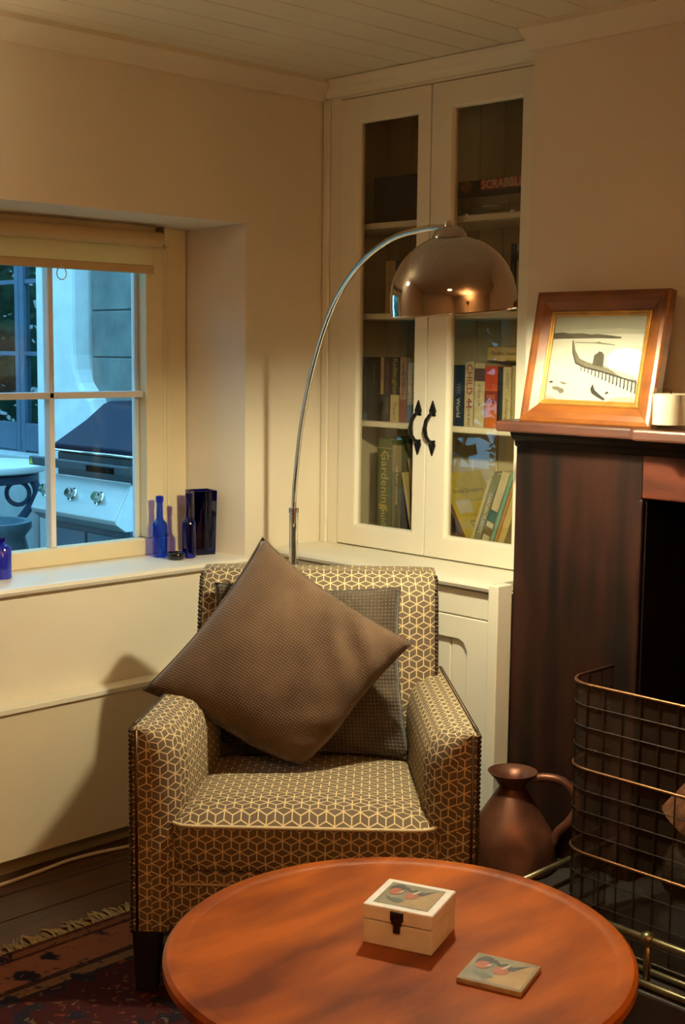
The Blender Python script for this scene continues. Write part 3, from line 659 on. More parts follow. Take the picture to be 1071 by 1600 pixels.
# seat cushion
def cushion():
    m = MB(); nu, nv = 20, 16; u0, u1, v0, v1 = .086, CW-.086, -.004, .53
    def top(a, b):
        u = u0+(u1-u0)*a; v = v0+(v1-v0)*b
        ed = min(1, (min(a, 1-a)*(u1-u0))/.05); ef = min(1, b*(v1-v0)/.06)
        ed = min(1, (min(a, 1-a)*(u1-u0))/.10); ef = min(1, b*(v1-v0)/.13); z = .397+.050*math.sqrt(1-(1-ed)**2)**.8*math.sqrt(1-(1-ef)**2)*(.75+.25*math.sin(math.pi*a))-.035*b
        # rounded front corners
        cr = .05
        if b*(v1-v0) < cr:
            for sgn in (0, 1):
                da = a*(u1-u0) if sgn == 0 else (1-a)*(u1-u0)
                if da < cr:
                    dv = cr-b*(v1-v0); du = cr-da; d = max(du, dv)
                    L_ = math.hypot(du, dv)
                    if L_ > 1e-6:
                        f = d/L_; u += (du*(1-f))*(1 if sgn == 0 else -1); v += dv*(1-f)
        return (u, v, z)
    vs = [top(i/nu, j/nv) for j in range(nv+1) for i in range(nu+1)]
    fs = []; uv = []
    for j in range(nv):
        for i in range(nu):
            f = (j*(nu+1)+i, j*(nu+1)+i+1, (j+1)*(nu+1)+i+1, (j+1)*(nu+1)+i); fs.append(f); uv.append([(vs[k][0], vs[k][1]) for k in f])
    m.add(vs, fs, uv)
    bd = [(i, 0) for i in range(nu+1)]+[(nu, j) for j in range(1, nv+1)]+[(i, nv) for i in range(nu-1, -1, -1)]+[(0, j) for j in range(nv-1, 0, -1)]
    ring = [Vector(top(i/nu, j/nv)) for i, j in bd]
    cen = Vector((cu_, .26, 0)); rings = [ring]
    for dz, g in ((-.012, 1.006), (-.04, 1.010), (-.075, 1.008), (-.10, .99)):
        rings.append([Vector((cen.x+(p.x-cen.x)*g, cen.y+(p.y-cen.y)*g, p.z+dz)) for p in ring])
    m.loft(rings, caps=False)
    return m, ring
m, ring = cushion(); m.build('seat_cushion', fabric, ac, world=False, smooth=True, angle=60)
m = MB(); m.tube([(p.x, p.y-.002, p.z) for p in ring], .0048, 7, closed=True); m.build('cushion_piping', piping, ac, world=False, smooth=True)['label'] = 'cream piping around the seat cushion edge'
for u, v in ((.0, .004), (CW-.066, .004), (.06, .63), (CW-.126, .63)):
    m = MB(); m.add([(u+.008, v+.008, 0), (u+.056, v+.008, 0), (u+.056, v+.056, 0), (u+.008, v+.056, 0), (u+.002, v, .148), (u+.066, v, .148), (u+.066, v+.066, .148), (u+.002, v+.066, .148)],
                    [(0, 1, 2, 3), (4, 5, 6, 7), (0, 1, 5, 4), (1, 2, 6, 5), (2, 3, 7, 6), (3, 0, 4, 7)])
    m.build('foot', feetm, ac, world=False, bevel=.003)

# pillows: four corners in chair coordinates, puffed
CHM = MW[ac.as_pointer()]
def pillow(name, label, corners, thick, mat, folds=(), pinch=.035, blunt=0.0):
    c = [CHM @ Vector(p) for p in corners]; cen = sum(c, Vector())/4
    t = thing(name, label, 'cushion', tuple(Vector((cen.x, cen.y, min(p.z for p in c)))))
    n = 40; nrm = (c[1]-c[0]).cross(c[3]-c[0]).normalized()
    e1 = (c[1]-c[0]).length; e2 = (c[3]-c[0]).length
    def P(s, q, side):
        a, b = s, q
        # edges bow inwards between the corners
        a2 = .5+(a-.5)*(1-pinch*2*(1-(2*b-1)**2)*abs(2*a-1)**2); b2 = .5+(b-.5)*(1-pinch*2*(1-(2*a-1)**2)*abs(2*b-1)**2)
        p = c[0]*(1-a2)*(1-b2)+c[1]*a2*(1-b2)+c[2]*a2*b2+c[3]*(1-a2)*b2
        p = p+(cen-p)*blunt*max(0., (a*(1-b)-.62)/.38)**1.3
        w_ = (1-(2*a-1)**2)*(1-(2*b-1)**2); h = thick*w_**.42
        for (fa, fb, ang, amp, fr_, rad) in folds:
            d = math.hypot(a-fa, b-fb)
            if d < rad: h += amp*math.sin(((a-fa)*math.cos(ang)+(b-fb)*math.sin(ang))*fr_)*(1-d/rad)**1.2*(1 if w_ > .0 else 0)*min(1, w_*6)
        return p+nrm*h*(side if side > 0 else side*.5)
    for side, nm in ((1, 'front'), (-1, 'back')): pass
    m = MB(); vs = []; fs = []; uv = []
    for side in (1, -1):
        o = len(vs); vs += [P(i/n, j/n, side) for j in range(n+1) for i in range(n+1)]
        for j in range(n):
            for i in range(n):
                f = (o+j*(n+1)+i, o+j*(n+1)+i+1, o+(j+1)*(n+1)+i+1, o+(j+1)*(n+1)+i)
                fs.append(f); uv.append([((i+di)/n*e1, (j+dj)/n*e2) for di, dj in ((0, 0), (1, 0), (1, 1), (0, 1))])
    m.add(vs, fs, uv); o = m.build('cushion_cover', mat, t, smooth=True)
    bm = bmesh.new(); bm.from_mesh(o.data); bmesh.ops.remove_doubles(bm, verts=bm.verts, dist=.0004); bmesh.ops.recalc_face_normals(bm, faces=bm.faces); bm.to_mesh(o.data); bm.free()
    for p in o.data.polygons: p.use_smooth = True
    edge = [P(i/n, 0, 0) for i in range(n)]+[P(1, i/n, 0) for i in range(n)]+[P(1-i/n, 1, 0) for i in range(n)]+[P(0, 1-i/n, 0) for i in range(n)]
    s_ = MB(); s_.tube(edge, .0022, 5, closed=True); s_.build('edge_seam', mat, t, smooth=True)
    return t
# corner order: left, bottom, right, top as seen (normal towards the viewer)
pillow('scatter_cushion', 'brown woven cushion balanced on one corner in the armchair', [(-.028, .33, .616), (.376, .295, .392), (.633, .385, .734), (.247, .53, .970)], .088, pillow_front_m,
       pinch=.045, blunt=.17, folds=((.62, .98, .6, .011, 42, .36), (.80, .78, .9, .010, 34, .34), (.30, .9, 1.2, .003, 30, .3), (.9, .3, 2.2, .004, 34, .3)))
pillow('scatter_cushion', 'charcoal ribbed cushion standing square behind the brown one', [(.140, .470, .405), (.632, .455, .418), (.604, .575, .838), (.118, .58, .842)], .060, pillow_rear_m,
       folds=((.98, .28, 1.2, .008, 38, .3), (.85, .05, .5, .007, 40, .3), (.95, .6, 1.4, .005, 34, .3)))

# ================================================================== ARC LAMP
lp = thing('arc_floor_lamp', 'chrome arc floor lamp with a dome shade reaching over the armchair', 'floor lamp', (-.363, -.25, 0))
MB().lathe([(0, 0), (.105, 0), (.108, .006), (.106, .018), (.095, .024), (.02, .03), (.0, .03)], 40, (-.363, -.25, 0)).build('base', chrome, lp, smooth=True, angle=40)
MB().tube([(-.363, -.25, .03), (-.363, -.25, .978)], .0135, 20).build('pole', chrome, lp, smooth=True, angle=40)
MB().lathe([(.0135, .965), (.0155, .967), (.0155, .982), (.009, .984)], 20, (-.363, -.25, 0)).build('collar', chrome, lp, smooth=True, angle=40)
ap = [(-.363, -.25, .95), (-.365, -.254, 1.02), (-.371, -.267, 1.087), (-.391, -.313, 1.243), (-.430, -.403, 1.412), (-.493, -.544, 1.571), (-.569, -.718, 1.672), (-.656, -.913, 1.722), (-.733, -1.087, 1.731), (-.775, -1.183, 1.727), (-.797, -1.232, 1.722)]
MB().tube(smooth_path(ap), .0075, 14).build('arc_arm', chrome, lp, smooth=True, angle=40)
PV = Vector((-.807, -1.233, 1.727)); TL = Matrix.Rotation(math.radians(-5.0), 3, Vector((math.cos(YAW), math.sin(YAW), 0))) @ Matrix.Rotation(math.radians(3.0), 3, Vector((math.sin(YAW), -math.cos(YAW), 0)))
MB().lathe([(0, -.022), (.009, -.022), (.010, -.012), (.010, .004), (.006, .010), (0, .011)], 16, PV, TL).build('swivel_joint', chrome, lp, smooth=True, angle=40)
R_ = .1405; zr = -.187
prof = [(1, 0), (.999, .14), (.985, .30), (.960, .44), (.92, .56), (.86, .69), (.78, .81), (.67, .925), (.547, 1.02), (.43, 1.09), (.324, 1.135), (.22, 1.16)]
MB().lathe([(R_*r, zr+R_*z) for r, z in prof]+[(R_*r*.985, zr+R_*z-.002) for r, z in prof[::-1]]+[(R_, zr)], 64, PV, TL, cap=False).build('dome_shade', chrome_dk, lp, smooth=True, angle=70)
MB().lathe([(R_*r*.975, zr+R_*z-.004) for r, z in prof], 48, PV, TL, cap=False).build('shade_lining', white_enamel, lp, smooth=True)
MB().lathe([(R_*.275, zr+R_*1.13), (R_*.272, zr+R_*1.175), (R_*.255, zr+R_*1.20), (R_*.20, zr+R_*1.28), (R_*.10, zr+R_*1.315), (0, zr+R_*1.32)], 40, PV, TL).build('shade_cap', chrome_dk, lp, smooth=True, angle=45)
bc_ = PV+TL @ Vector((0, 0, zr+.030))
o = MB().ball(bc_, .024, 16, 10).build('bulb', emit('bulb_glow', LAMP_C, LAMP_W/(math.pi*.00724)), lp, smooth=True); 
MB().tube([bc_+Vector((0, 0, .018)), bc_+Vector((0, 0, .12))], .014, 12).build('bulb_holder', white_enamel, lp, smooth=True, angle=40)
# ceiling lights
def ceiling_light(x, y, r, st, label):
    t = thing('ceiling_light', label, 'ceiling light', (x, y, CZ-.035))
    MB().lathe([(r*1.12, .035), (r*1.12, .012), (r*1.05, .006), (r, .008), (r, .035)], 32, cap=False).build('rim', white_pl, t, world=False, smooth=True, angle=40)
    MB().lathe([(0, .0), (r*.5, .002), (r*.85, .006), (r*.99, .012), (r*.99, .03)], 32, cap=False).build('diffuser', emit('diffuser_%d' % len(MATS), CEIL_C, st), t, world=False, smooth=True)
pd = thing('pendant_lamp', 'small opal glass pendant lamp hanging near the window wall', 'pendant lamp', (-1.64, -.21, 1.95))
MB().lathe([(0, 0), (.05, .004), (.085, .022), (.098, .050), (.085, .078), (.05, .096), (.02, .102)], 32).build('opal_globe', emit('opal_glow', (1.0, .80, .50), 12.0), pd, world=False, smooth=True)
MB().lathe([(.024, .098), (.024, .125), (.008, .135), (.004, .14)], 16).build('lamp_holder', brass, pd, world=False, smooth=True, angle=40)
MB().tube([(0, 0, .135), (0, 0, CZ-1.95-.012)], .003, 6).build('flex', white_pl, pd, world=False)
MB().lathe([(0, CZ-1.95-.03), (.03, CZ-1.95-.028), (.04, CZ-1.95)], 20).build('ceiling_rose', white_pl, pd, world=False, smooth=True)
ceiling_light(-3.0, -2.75, .16, 62, 'large round flush ceiling light at the middle of the room')
ul = thing('fill_uplighter', 'unseen black floor lamp added to fill the room with ceiling bounce', 'floor lamp', (-2.3, -4.5, 0))  # unseen lamp added as warm ambient fill, bounced off the ceiling
MB().lathe([(0, 0), (.13, 0), (.13, .012), (.02, .025), (.012, .04), (.012, 1.62), (.03, 1.66), (.03, 1.67)], 32).build('stand', black_iron, ul, world=False, smooth=True, angle=40)
MB().lathe([(.03, 1.66), (.09, 1.68), (.15, 1.73), (.17, 1.78), (.165, 1.78), (.145, 1.735), (.085, 1.69), (.03, 1.675)], 40, cap=False).build('bowl', black_iron, ul, world=False, smooth=True, angle=60)
MB().lathe([(0, 1.705), (.085, 1.705), (.10, 1.715)], 32).build('light_disc', emit('fill_glow', CEIL_C, 720), ul, world=False)

# ================================================================== COFFEE TABLE
TC = (-1.447, -1.713); TR = .3995; TZ = .45
tb = thing('coffee_table', 'round red brown wooden coffee table with a shallow raised rim', 'coffee table', (*TC, .005))
MB().lathe([(0, TZ-.036), (TR-.03, TZ-.036), (TR-.008, TZ-.030), (TR, TZ-.018), (TR-.001, TZ-.006), (TR-.008, TZ), (TR-.020, TZ), (TR-.030, TZ-.003), (TR-.038, TZ-.005), (0, TZ-.005)], 96, (*TC, 0)).build('table_top', tablem, tb, smooth=True, angle=35)
MB().lathe([(.05, .10), (.062, .14), (.045, .20), (.055, .26), (.075, .30), (.05, .34), (.06, .38), (.13, .405), (.13, TZ-.036)], 32, (*TC, 0)).build('pedestal', mahog_h, tb, smooth=True, angle=50)
for k in range(3):
    a = math.radians(20+120*k); d = Vector((math.cos(a), math.sin(a), 0)); c = Vector((*TC, 0))
    MB().tube(smooth_path([c+d*.03+Vector((0, 0, .15)), c+d*.12+Vector((0, 0, .15)), c+d*.22+Vector((0, 0, .09)), c+d*.29+Vector((0, 0, .036)), c+d*.33+Vector((0, 0, .028))]), [.026]*24+[.02], 10).build('leg', mahog_h, tb, smooth=True)

# prints on box lid and coaster
pr_bg = M('print_ground', (.24, .21, .13), .4, var=.35, vs=25)
pr_r = M('print_brown', (.40, .25, .09), .4, var=.3, vs=25); pr_red = M('print_red', (.42, .09, .03), .4, var=.3, vs=60)
pr_dk = M('print_dark', (.035, .028, .022), .4, var=.3, vs=60); pr_w = M('print_white', (.50, .43, .32), .4, var=.2, vs=60); pr_g = M('print_green', (.10, .10, .06), .4, var=.3, vs=60)
def bird_print(parent, o, X, Y, w_, h):
    # o origin (world) lower-left; X, Y unit axes
    F4 = frame4(o, X, Y)
    def shape(nm, pts, mat, z): 
        m = MB(); m.add([F4 @ Vector((p*w_, q*h, z)) for p, q in pts], [tuple(range(len(pts)))]); return m.build(nm, mat, parent)
    def ell(cx, cy, rx, ry, n=14, rot=0): return [(cx+rx*math.cos(a)*math.cos(rot)-ry*math.sin(a)*math.sin(rot), cy+rx*math.cos(a)*math.sin(rot)+ry*math.sin(a)*math.cos(rot)) for a in [2*math.pi*i/n for i in range(n)]]
    shape('print_ground', [(0, 0), (1, 0), (1, 1), (0, 1)], pr_bg, .0004)
    shape('print_rock', [(.42, .05), (.98, .02), (.99, .95), (.80, .85), (.66, .60), (.50, .42)], pr_r, .0006)
    shape('print_bird_body', ell(.20, .72, .15, .22), pr_dk, .0008); shape('print_bird_breast', ell(.20, .60, .12, .15), pr_red, .001)
    shape('print_bird_body', [(.40, .70), (.52, .82), (.66, .74), (.90, .92), (.70, .60), (.56, .52)], pr_dk, .0008); shape('print_bird_breast', ell(.52, .52, .12, .16), pr_red, .001)
    shape('print_wing_patch', ell(.56, .68, .03, .12, rot=-.4), pr_w, .0012)
    shape('print_collar', [(.24, .52), (.33, .60), (.34, .74), (.30, .66)], pr_w, .0013); shape('print_beak', [(.05, .74), (.08, .80), (.12, .72)], pr_dk, .0012)
    shape('print_tail', [(.30, .80), (.44, .66), (.47, .72), (.34, .88)], pr_dk, .0009)
    shape('print_leaf', [(.10, .36), (.22, .30), (.36, .34), (.50, .22), (.34, .14), (.18, .22)], pr_g, .0008)
# white box: corners on the table found from its base
p0 = Vector((-1.4755, -1.655, TZ-.005)); p1 = Vector((-1.430, -1.772, TZ-.005)); p3 = Vector((-1.367, -1.612, TZ-.005))
X = (p1-p0); bwid = X.length; X.normalize(); Y = Vector((-X.y, X.x, 0)); bdep = .118
Yaw_b = math.atan2(X.y, X.x)
bxo = thing('trinket_box', 'white wooden box with a bird picture lid and black clasp', 'box', tuple(p0+X*bwid/2+Y*bdep/2), Yaw_b)
hw, hd = bwid/2, bdep/2
MB().box(-hw, hw, -hd, hd, 0, .042).build('box_body', white_wood, bxo, world=False, bevel=.002)
lid = MB().box(-hw-.001, hw+.001, -hd-.001, hd+.001, .0435, .070).build('lid', white_wood, bxo, world=False, bevel=.003)
bw0 = p0+Vector((0, 0, .070))
bird_print(lid, bw0+X*.013+Y*.013, X, Y, bwid-.026, bdep-.026)
m = MB(); m.box(-.012, .012, -hd-.004, -hd-.0005, .050, .066).box(-.009, .009, -hd-.006, -hd-.001, .044, .056).box(-.005, .007, -hd-.007, -hd-.001, .030, .046)
m.build('clasp', black_iron, bxo, world=False, bevel=.001)['label'] = 'black metal front clasp'
q0 = Vector((-1.469, -1.860, TZ-.005)); q1 = Vector((-1.433, -1.965, TZ-.005)); X2 = (q1-q0).normalized(); Y2 = Vector((-X2.y, X2.x, 0)); cw2 = .110; cd2 = .100
ct = thing('coaster', 'square coaster with a bird picture lying beside the white box', 'coaster', tuple(q0+X2*cw2/2+Y2*cd2/2), math.atan2(X2.y, X2.x))
MB().box(-cw2/2, cw2/2, -cd2/2, cd2/2, 0, .009).build('tile', M('coaster_edge', (.42, .33, .22), .3, var=.3, vs=40), ct, world=False, bevel=.0015)
bird_print(ct, q0+Vector((0, 0, .009))+X2*.003+Y2*.003, X2, Y2, cw2-.006, cd2-.006)

# ================================================================== BOTTLES ON SILL
SZ = .8045
def bottle(x, y, r, h, label, mat, neck=.33):
    t = thing('bottle', label, 'bottle', (x, y, SZ))
    hb = h*.56
    MB().lathe([(0, .003), (r*.7, 0), (r*.97, .003), (r, .010), (r, hb*.90), (r*.92, hb), (r*.6, hb*1.08), (r*.46, hb*1.14), (r*.40, h*.90), (r*.38, h*.91)], 24).build('body', mat, t, world=False, smooth=True, angle=60)
    MB().lathe([(r*.38, h*.895), (r*.50, h*.90), (r*.52, h*.985), (r*.46, h), (r*.30, h), (r*.30, h*.93), (0, h*.92)], 20).build('lip', mat, t, world=False, smooth=True, angle=50)
bottle(-.566, .150, .0235, .193, 'slim bright blue glass bottle on the sill next to the window frame', cobalt_l)
bottle(-.505, .080, .0225, .205, 'slim dark blue glass bottle standing in front of the square vase', cobalt)
t = thing('bottle', 'flat shouldered bright blue bottle standing alone further along the sill', 'bottle', (-1.135, .125, SZ))
MB().lathe([(0, 0), (.026, 0), (.028, .004), (.028, .085), (.022, .093), (.010, .096), (.010, .105)], 20).build('body', M('bright_cobalt', (.02, .03, .55), .08, var=.4, coat=.4), t, world=False, smooth=True, angle=50)
MB().lathe([(.010, .102), (.014, .104), (.014, .116), (0, .117)], 16).build('stopper', cobalt, t, world=False, smooth=True, angle=50)
t = thing('vase', 'tall square dark blue glass vase in the corner of the sill', 'vase', (-.425, .12, SZ), math.radians(-14))
m = MB(); vs = []
for (z, s_) in ((0, .88), (.012, .90), (.205, 1.0)): vs += [(sx*.040*s_, sy*.036*s_, z) for sx, sy in ((-1, -1), (1, -1), (1, 1), (-1, 1))]
for (z, s_) in ((.205, .88), (.02, .78)): vs += [(sx*.040*s_, sy*.036*s_, z) for sx, sy in ((-1, -1), (1, -1), (1, 1), (-1, 1))]
fs = [(3, 2, 1, 0), (16, 17, 18, 19)]+[(l*4+i, l*4+(i+1) % 4, l*4+4+(i+1) % 4, l*4+4+i) for l in range(4) for i in range(4)]
m.add(vs, fs); m.build('body', vasem, t, world=False, bevel=.003)
MB().box(-.036, .036, -.0325, .0325, .0, .006).build('foot', glass_solid, t, world=False, bevel=.002)
t = thing('small_dish', 'tiny round black glass dish between the blue bottles', 'dish', (-.553, .082, SZ))
MB().lathe([(0, 0), (.024, 0), (.029, .006), (.030, .018), (.027, .021), (.024, .018), (.022, .010), (0, .008)], 24).build('bowl', dishm, t, world=False, smooth=True, angle=60)
m = MB(); m.tube([(.0275*math.cos(a), .0275*math.sin(a), .0205) for a in [i*math.pi/12 for i in range(24)]], .0016, 6, closed=True); m.build('rim', dishm, t, world=False, smooth=True)

# roller blind
rb = thing('roller_blind', 'cream roller blind drawn up at the top of the window', 'blind', (-.96, .185, 1.69))
MB().tube([(-1.42, .180, 1.786), (-.535, .180, 1.786)], .023, 20).build('roller', blind_case, rb, smooth=True, angle=40)
bm_ = bpy.data.materials.new('blind_cloth'); bm_.use_nodes = True; N = bm_.node_tree.nodes; L = bm_.node_tree.links
pb = N['Principled BSDF']; pb.inputs['Base Color'].default_value = (.95, .90, .66, 1); pb.inputs['Roughness'].default_value = .9
tr = N.new('ShaderNodeBsdfTranslucent'); tr.inputs[0].default_value = (.95, .72, .28, 1); ms = N.new('ShaderNodeMixShader'); ms.inputs[0].default_value = .25
nz = N.new('ShaderNodeTexNoise'); nz.inputs['Scale'].default_value = 120; bp = N.new('ShaderNodeBump'); bp.inputs['Strength'].default_value = .1; L.new(nz.outputs[0], bp.inputs['Height']); L.new(bp.outputs[0], pb.inputs['Normal'])
L.new(pb.outputs[0], ms.inputs[1]); L.new(tr.outputs[0], ms.inputs[2]); L.new(ms.outputs[0], N['Material Output'].inputs[0])
B(-1.41, -.552, .199, .2005, 1.70, 1.785).build('cloth', bm_, rb)
B(-1.412, -.548, .193, .204, 1.682, 1.708).build('bottom_bar', blind_case, rb, bevel=.004)
for x in (-.533, -1.422): B(x-.002, x+.003, .165, .204, 1.765, 1.825).build('bracket', M('bracket_metal', (.25, .2, .12), .4, var=.1), rb)
m = MB(); m.tube([(-.885+.016*math.cos(a), .188, 1.668+.018*math.sin(a)) for a in [i*math.pi/12 for i in range(24)]], .0016, 6, closed=True); m.build('pull_ring', white_pl, rb, smooth=True)
m = MB(); m.tube([(-.885, .190, 1.70), (-.885, .189, 1.685)], .0012, 5); m.build('pull_cord', white_pl, rb)

# ================================================================== MANTEL THINGS
LE = math.radians(11)
# frame leaning back: bottom at mantel front, top against the breast
fb = Vector((-.262, -1.212, 1.2742)); FW, FH = .408, .345
pf = thing('picture_frame', 'broad honey brown wooden frame holding a jetty photograph on the mantel shelf', 'picture', tuple(fb), euler=(-LE, 0, -math.pi/2-math.radians(1.5)))
hw = FW/2; bw = .060
def frame_ring(o_, i_, y_o, y_i, yb_, off):
    m = MB(); fo = [(-hw+o_, o_), (hw-o_, o_), (hw-o_, FH-o_), (-hw+o_, FH-o_)]
    def ring(d, y): return [(-hw+d, y, d), (hw-d, y, d), (hw-d, y, FH-d), (-hw+d, y, FH-d)]
    return ring
ring = frame_ring(0, 0, 0, 0, 0, 0)
m = MB(); lv = [ring(.0, .030), ring(.0, .006), ring(.004, .001), ring(.014, -.001), ring(.028, .002), ring(.044, .009), ring(.050, .013), ring(.050, .030)]
vs = [p for l in lv for p in l]; fs = [(a*4+i, a*4+(i+1) % 4, a*4+4+(i+1) % 4, a*4+4+i) for a in range(len(lv)-1) for i in range(4)]+[(28+i, 28+(i+1) % 4, (i+1) % 4, i) for i in range(4)]
m.add(vs, fs); m.build('frame_moulding', frame_wood, pf, world=False, bevel=.0012, seg=2)
m = MB(); lv = [ring(.050, .012), ring(.053, .009), ring(.057, .012), ring(.060, .010), ring(.064, .013), ring(.064, .02), ring(.050, .02)]
vs = [p for l in lv for p in l]; fs = [(a*4+i, a*4+(i+1) % 4, a*4+4+(i+1) % 4, a*4+4+i) for a in range(len(lv)-1) for i in range(4)]
m.add(vs, fs); m.build('gold_slip', frame_gold, pf, world=False)
MB().box(-hw+.05, hw-.05, .0205, .028, .05, FH-.05).build('backing_board', bmat((.12, .08, .05)), pf, world=False)
pw_, ph = FW-.128, FH-.128
prm = {k: M('photo_'+k, c, .45, var=v, vs=s) for k, c, v, s in (('sea', (.52, .51, .44), .06, 9), ('sky', (.36, .35, .28), .1, 4), ('hill', (.07, .062, .042), .5, 40), ('dark', (.022, .018, .012), .4, 60), ('grey', (.17, .155, .11), .3, 30), ('pale', (.34, .32, .26), .15, 20))}
photo = MB().box(-pw_/2, pw_/2, .0165, .0203, .064, .064+ph).build('photograph', prm['sea'], pf, world=False)
photo['label'] = 'monochrome photograph of a long jetty over pale water'
def flat(nm, pts, mat, d):
    m = MB(); m.add([(-pw_/2+p*pw_, .0163-d, .064+q*ph) for p, q in pts], [tuple(range(len(pts)))]); return m.build(nm, prm[mat], photo, world=False)
flat('photo_sky', [(0, .79), (1, .79), (1, 1), (0, 1)], 'sky', .0)
hills = [(0, .73), (.2, .735), (.5, .74), (.75, .735), (.76, .755), (.62, .775), (.5, .79), (.42, .785), (.3, .80), (.18, .795), (.1, .81), (0, .80)]
flat('photo_hills', hills, 'hill', .0002)
flat('photo_sandbar', [(.24, .685), (.46, .680), (.70, .655), (.70, .665), (.56, .685), (.52, .70), (.48, .69), (.26, .695)], 'grey', .0002)
flat('photo_jetty_deck', [(.22, .715), (.235, .715), (.27, .60), (.33, .50), (.45, .44), (.62, .40), (.80, .345), (.98, .29), (.98, .245), (.80, .295), (.62, .35), (.42, .40), (.30, .45), (.25, .58)], 'grey', .0003)
flat('photo_jetty_edge', [(.22, .715), (.25, .58), (.30, .45), (.42, .40), (.62, .35), (.80, .295), (.98, .245), (.98, .225), (.80, .275), (.60, .335), (.40, .385), (.29, .435), (.24, .57)], 'dark', .0005)
flat('photo_hut', [(.485, .42), (.49, .54), (.525, .565), (.54, .585), (.575, .575), (.60, .54), (.605, .40)], 'hill', .0006)
for i in range(16):
    s_ = i/15; p = .36+.61*s_; zt = .40-.155*s_; ln = .045+.10*s_; w_ = .009+.006*s_
    flat('photo_jetty_post', [(p, zt), (p+w_, zt), (p+w_+.004, zt-ln), (p+.004, zt-ln)], 'dark', .0004)
    if i % 2 and i > 4: flat('photo_jetty_brace', [(p, zt), (p+.004, zt), (p-.034, zt-ln), (p-.038, zt-ln)], 'dark', .0004)
for i in range(24):
    s_ = i/23; p = .36+.61*s_; zt = .42-.135*s_; flat('photo_jetty_rail_post', [(p, zt), (p+.003, zt), (p+.003, zt+.045), (p, zt+.045)], 'hill', .0005)
flat('photo_jetty_rail', [(.36, .462), (.97, .327), (.97, .333), (.36, .468)], 'hill', .0005)
for pts, mt_ in (([(.06, .155), (.12, .160), (.20, .13), (.21, .09), (.17, .07), (.13, .11), (.08, .12)], 'grey'), ([(.50, .14), (.52, .20), (.55, .13), (.62, .07), (.68, .03), (.66, .01), (.58, .05), (.52, .09)], 'dark'), ([(.14, .22), (.20, .21), (.24, .19), (.18, .185)], 'grey'), ([(.02, .215), (.06, .225), (.07, .20), (.03, .20)], 'dark'), ([(.66, .09), (.69, .12), (.71, .10), (.68, .085)], 'dark'), ([(.0, .05), (.10, .03), (.14, 0), (0, 0)], 'pale'), ([(.72, .03), (.86, .06), (.98, .05), (.98, 0), (.72, 0)], 'pale')):
    flat('photo_rock', pts, mt_, .0004)
MB().box(-pw_/2-.003, pw_/2+.003, .0125, .0140, .061, .067+ph).build('glass_pane', pic_glass, pf, world=False)
# candle in glass
cc = (-.262, -1.468, 1.2742)
t = thing('candle_jar', 'white candle in a clear glass jar beside the picture frame', 'candle', cc)
MB().lathe([(0, 0), (.043, 0), (.046, .004), (.046, .098), (.0435, .098), (.0435, .012), (0, .010)], 32).build('glass_jar', glass_solid, t, world=False, smooth=True, angle=50)
MB().lathe([(0, .0125), (.0415, .0125), (.0415, .084), (.036, .086), (.008, .083), (0, .083)], 32).build('wax', candle_wax, t, world=False, smooth=True, angle=50)
MB().tube([(0, 0, .082), (.001, 0, .092)], .0014, 6).build('wick', soot, t, world=False)

# ================================================================== HEARTH THINGS
HZ = .09
JC = Vector((-.318, -1.070, HZ))
jg = thing('copper_jug', 'dented copper haystack jug with flared rim standing on the hearth', 'jug', tuple(JC))
m = MB(); m.lathe([(0, 0), (.108, 0), (.117, .006), (.119, .030), (.117, .075), (.108, .100), (.087, .135), (.062, .175), (.042, .206), (.034, .218)], 40)
# a dent pressed into the front of the body
vs = []
dd = Vector((-.75, -.65, 0)).normalized()
for v in m.v:
    p = Vector(v); a = Vector((p.x, p.y, 0)); 
    if a.length > .02:
        q = dd*.117+Vector((0, 0, .065)); d = (p-q).length
        if d < .06: p -= dd*.014*(1-d/.06)
    vs.append(tuple(p))
m.v = vs; m.build('body', copper, jg, world=False, smooth=True, angle=50)
m = MB(); pr = [(.033, .212), (.034, .222), (.050, .244), (.064, .258), (.066, .261), (.063, .261), (.046, .244), (.030, .222), (.030, .20), (0, .19)]
m.lathe(pr, 40); sp = Vector((-.7, .7, 0)); vs = []
for v in m.v:
    p = Vector(v); s_ = max(0, p.normalized().dot(sp)-.55) if p.z > .235 else 0; vs.append(tuple(p+sp*s_*.05+Vector((0, 0, s_*.02))))
m.v = vs; m.build('rim', copper, jg, world=False, smooth=True, angle=60)
hd_ = Vector((.50, -.866, 0))
hp_ = [hd_*.050+Vector((0, 0, .243)), hd_*.085+Vector((0, 0, .252)), hd_*.130+Vector((0, 0, .246)), hd_*.165+Vector((0, 0, .215)), hd_*.172+Vector((0, 0, .175)), hd_*.150+Vector((0, 0, .135)), hd_*.122+Vector((0, 0, .105)), hd_*.114+Vector((0, 0, .075))]
MB().tube(smooth_path(hp_), [.013-.004*abs(i/42-.5) for i in range(43)], 10).build('handle', copper, jg, world=False, smooth=True)
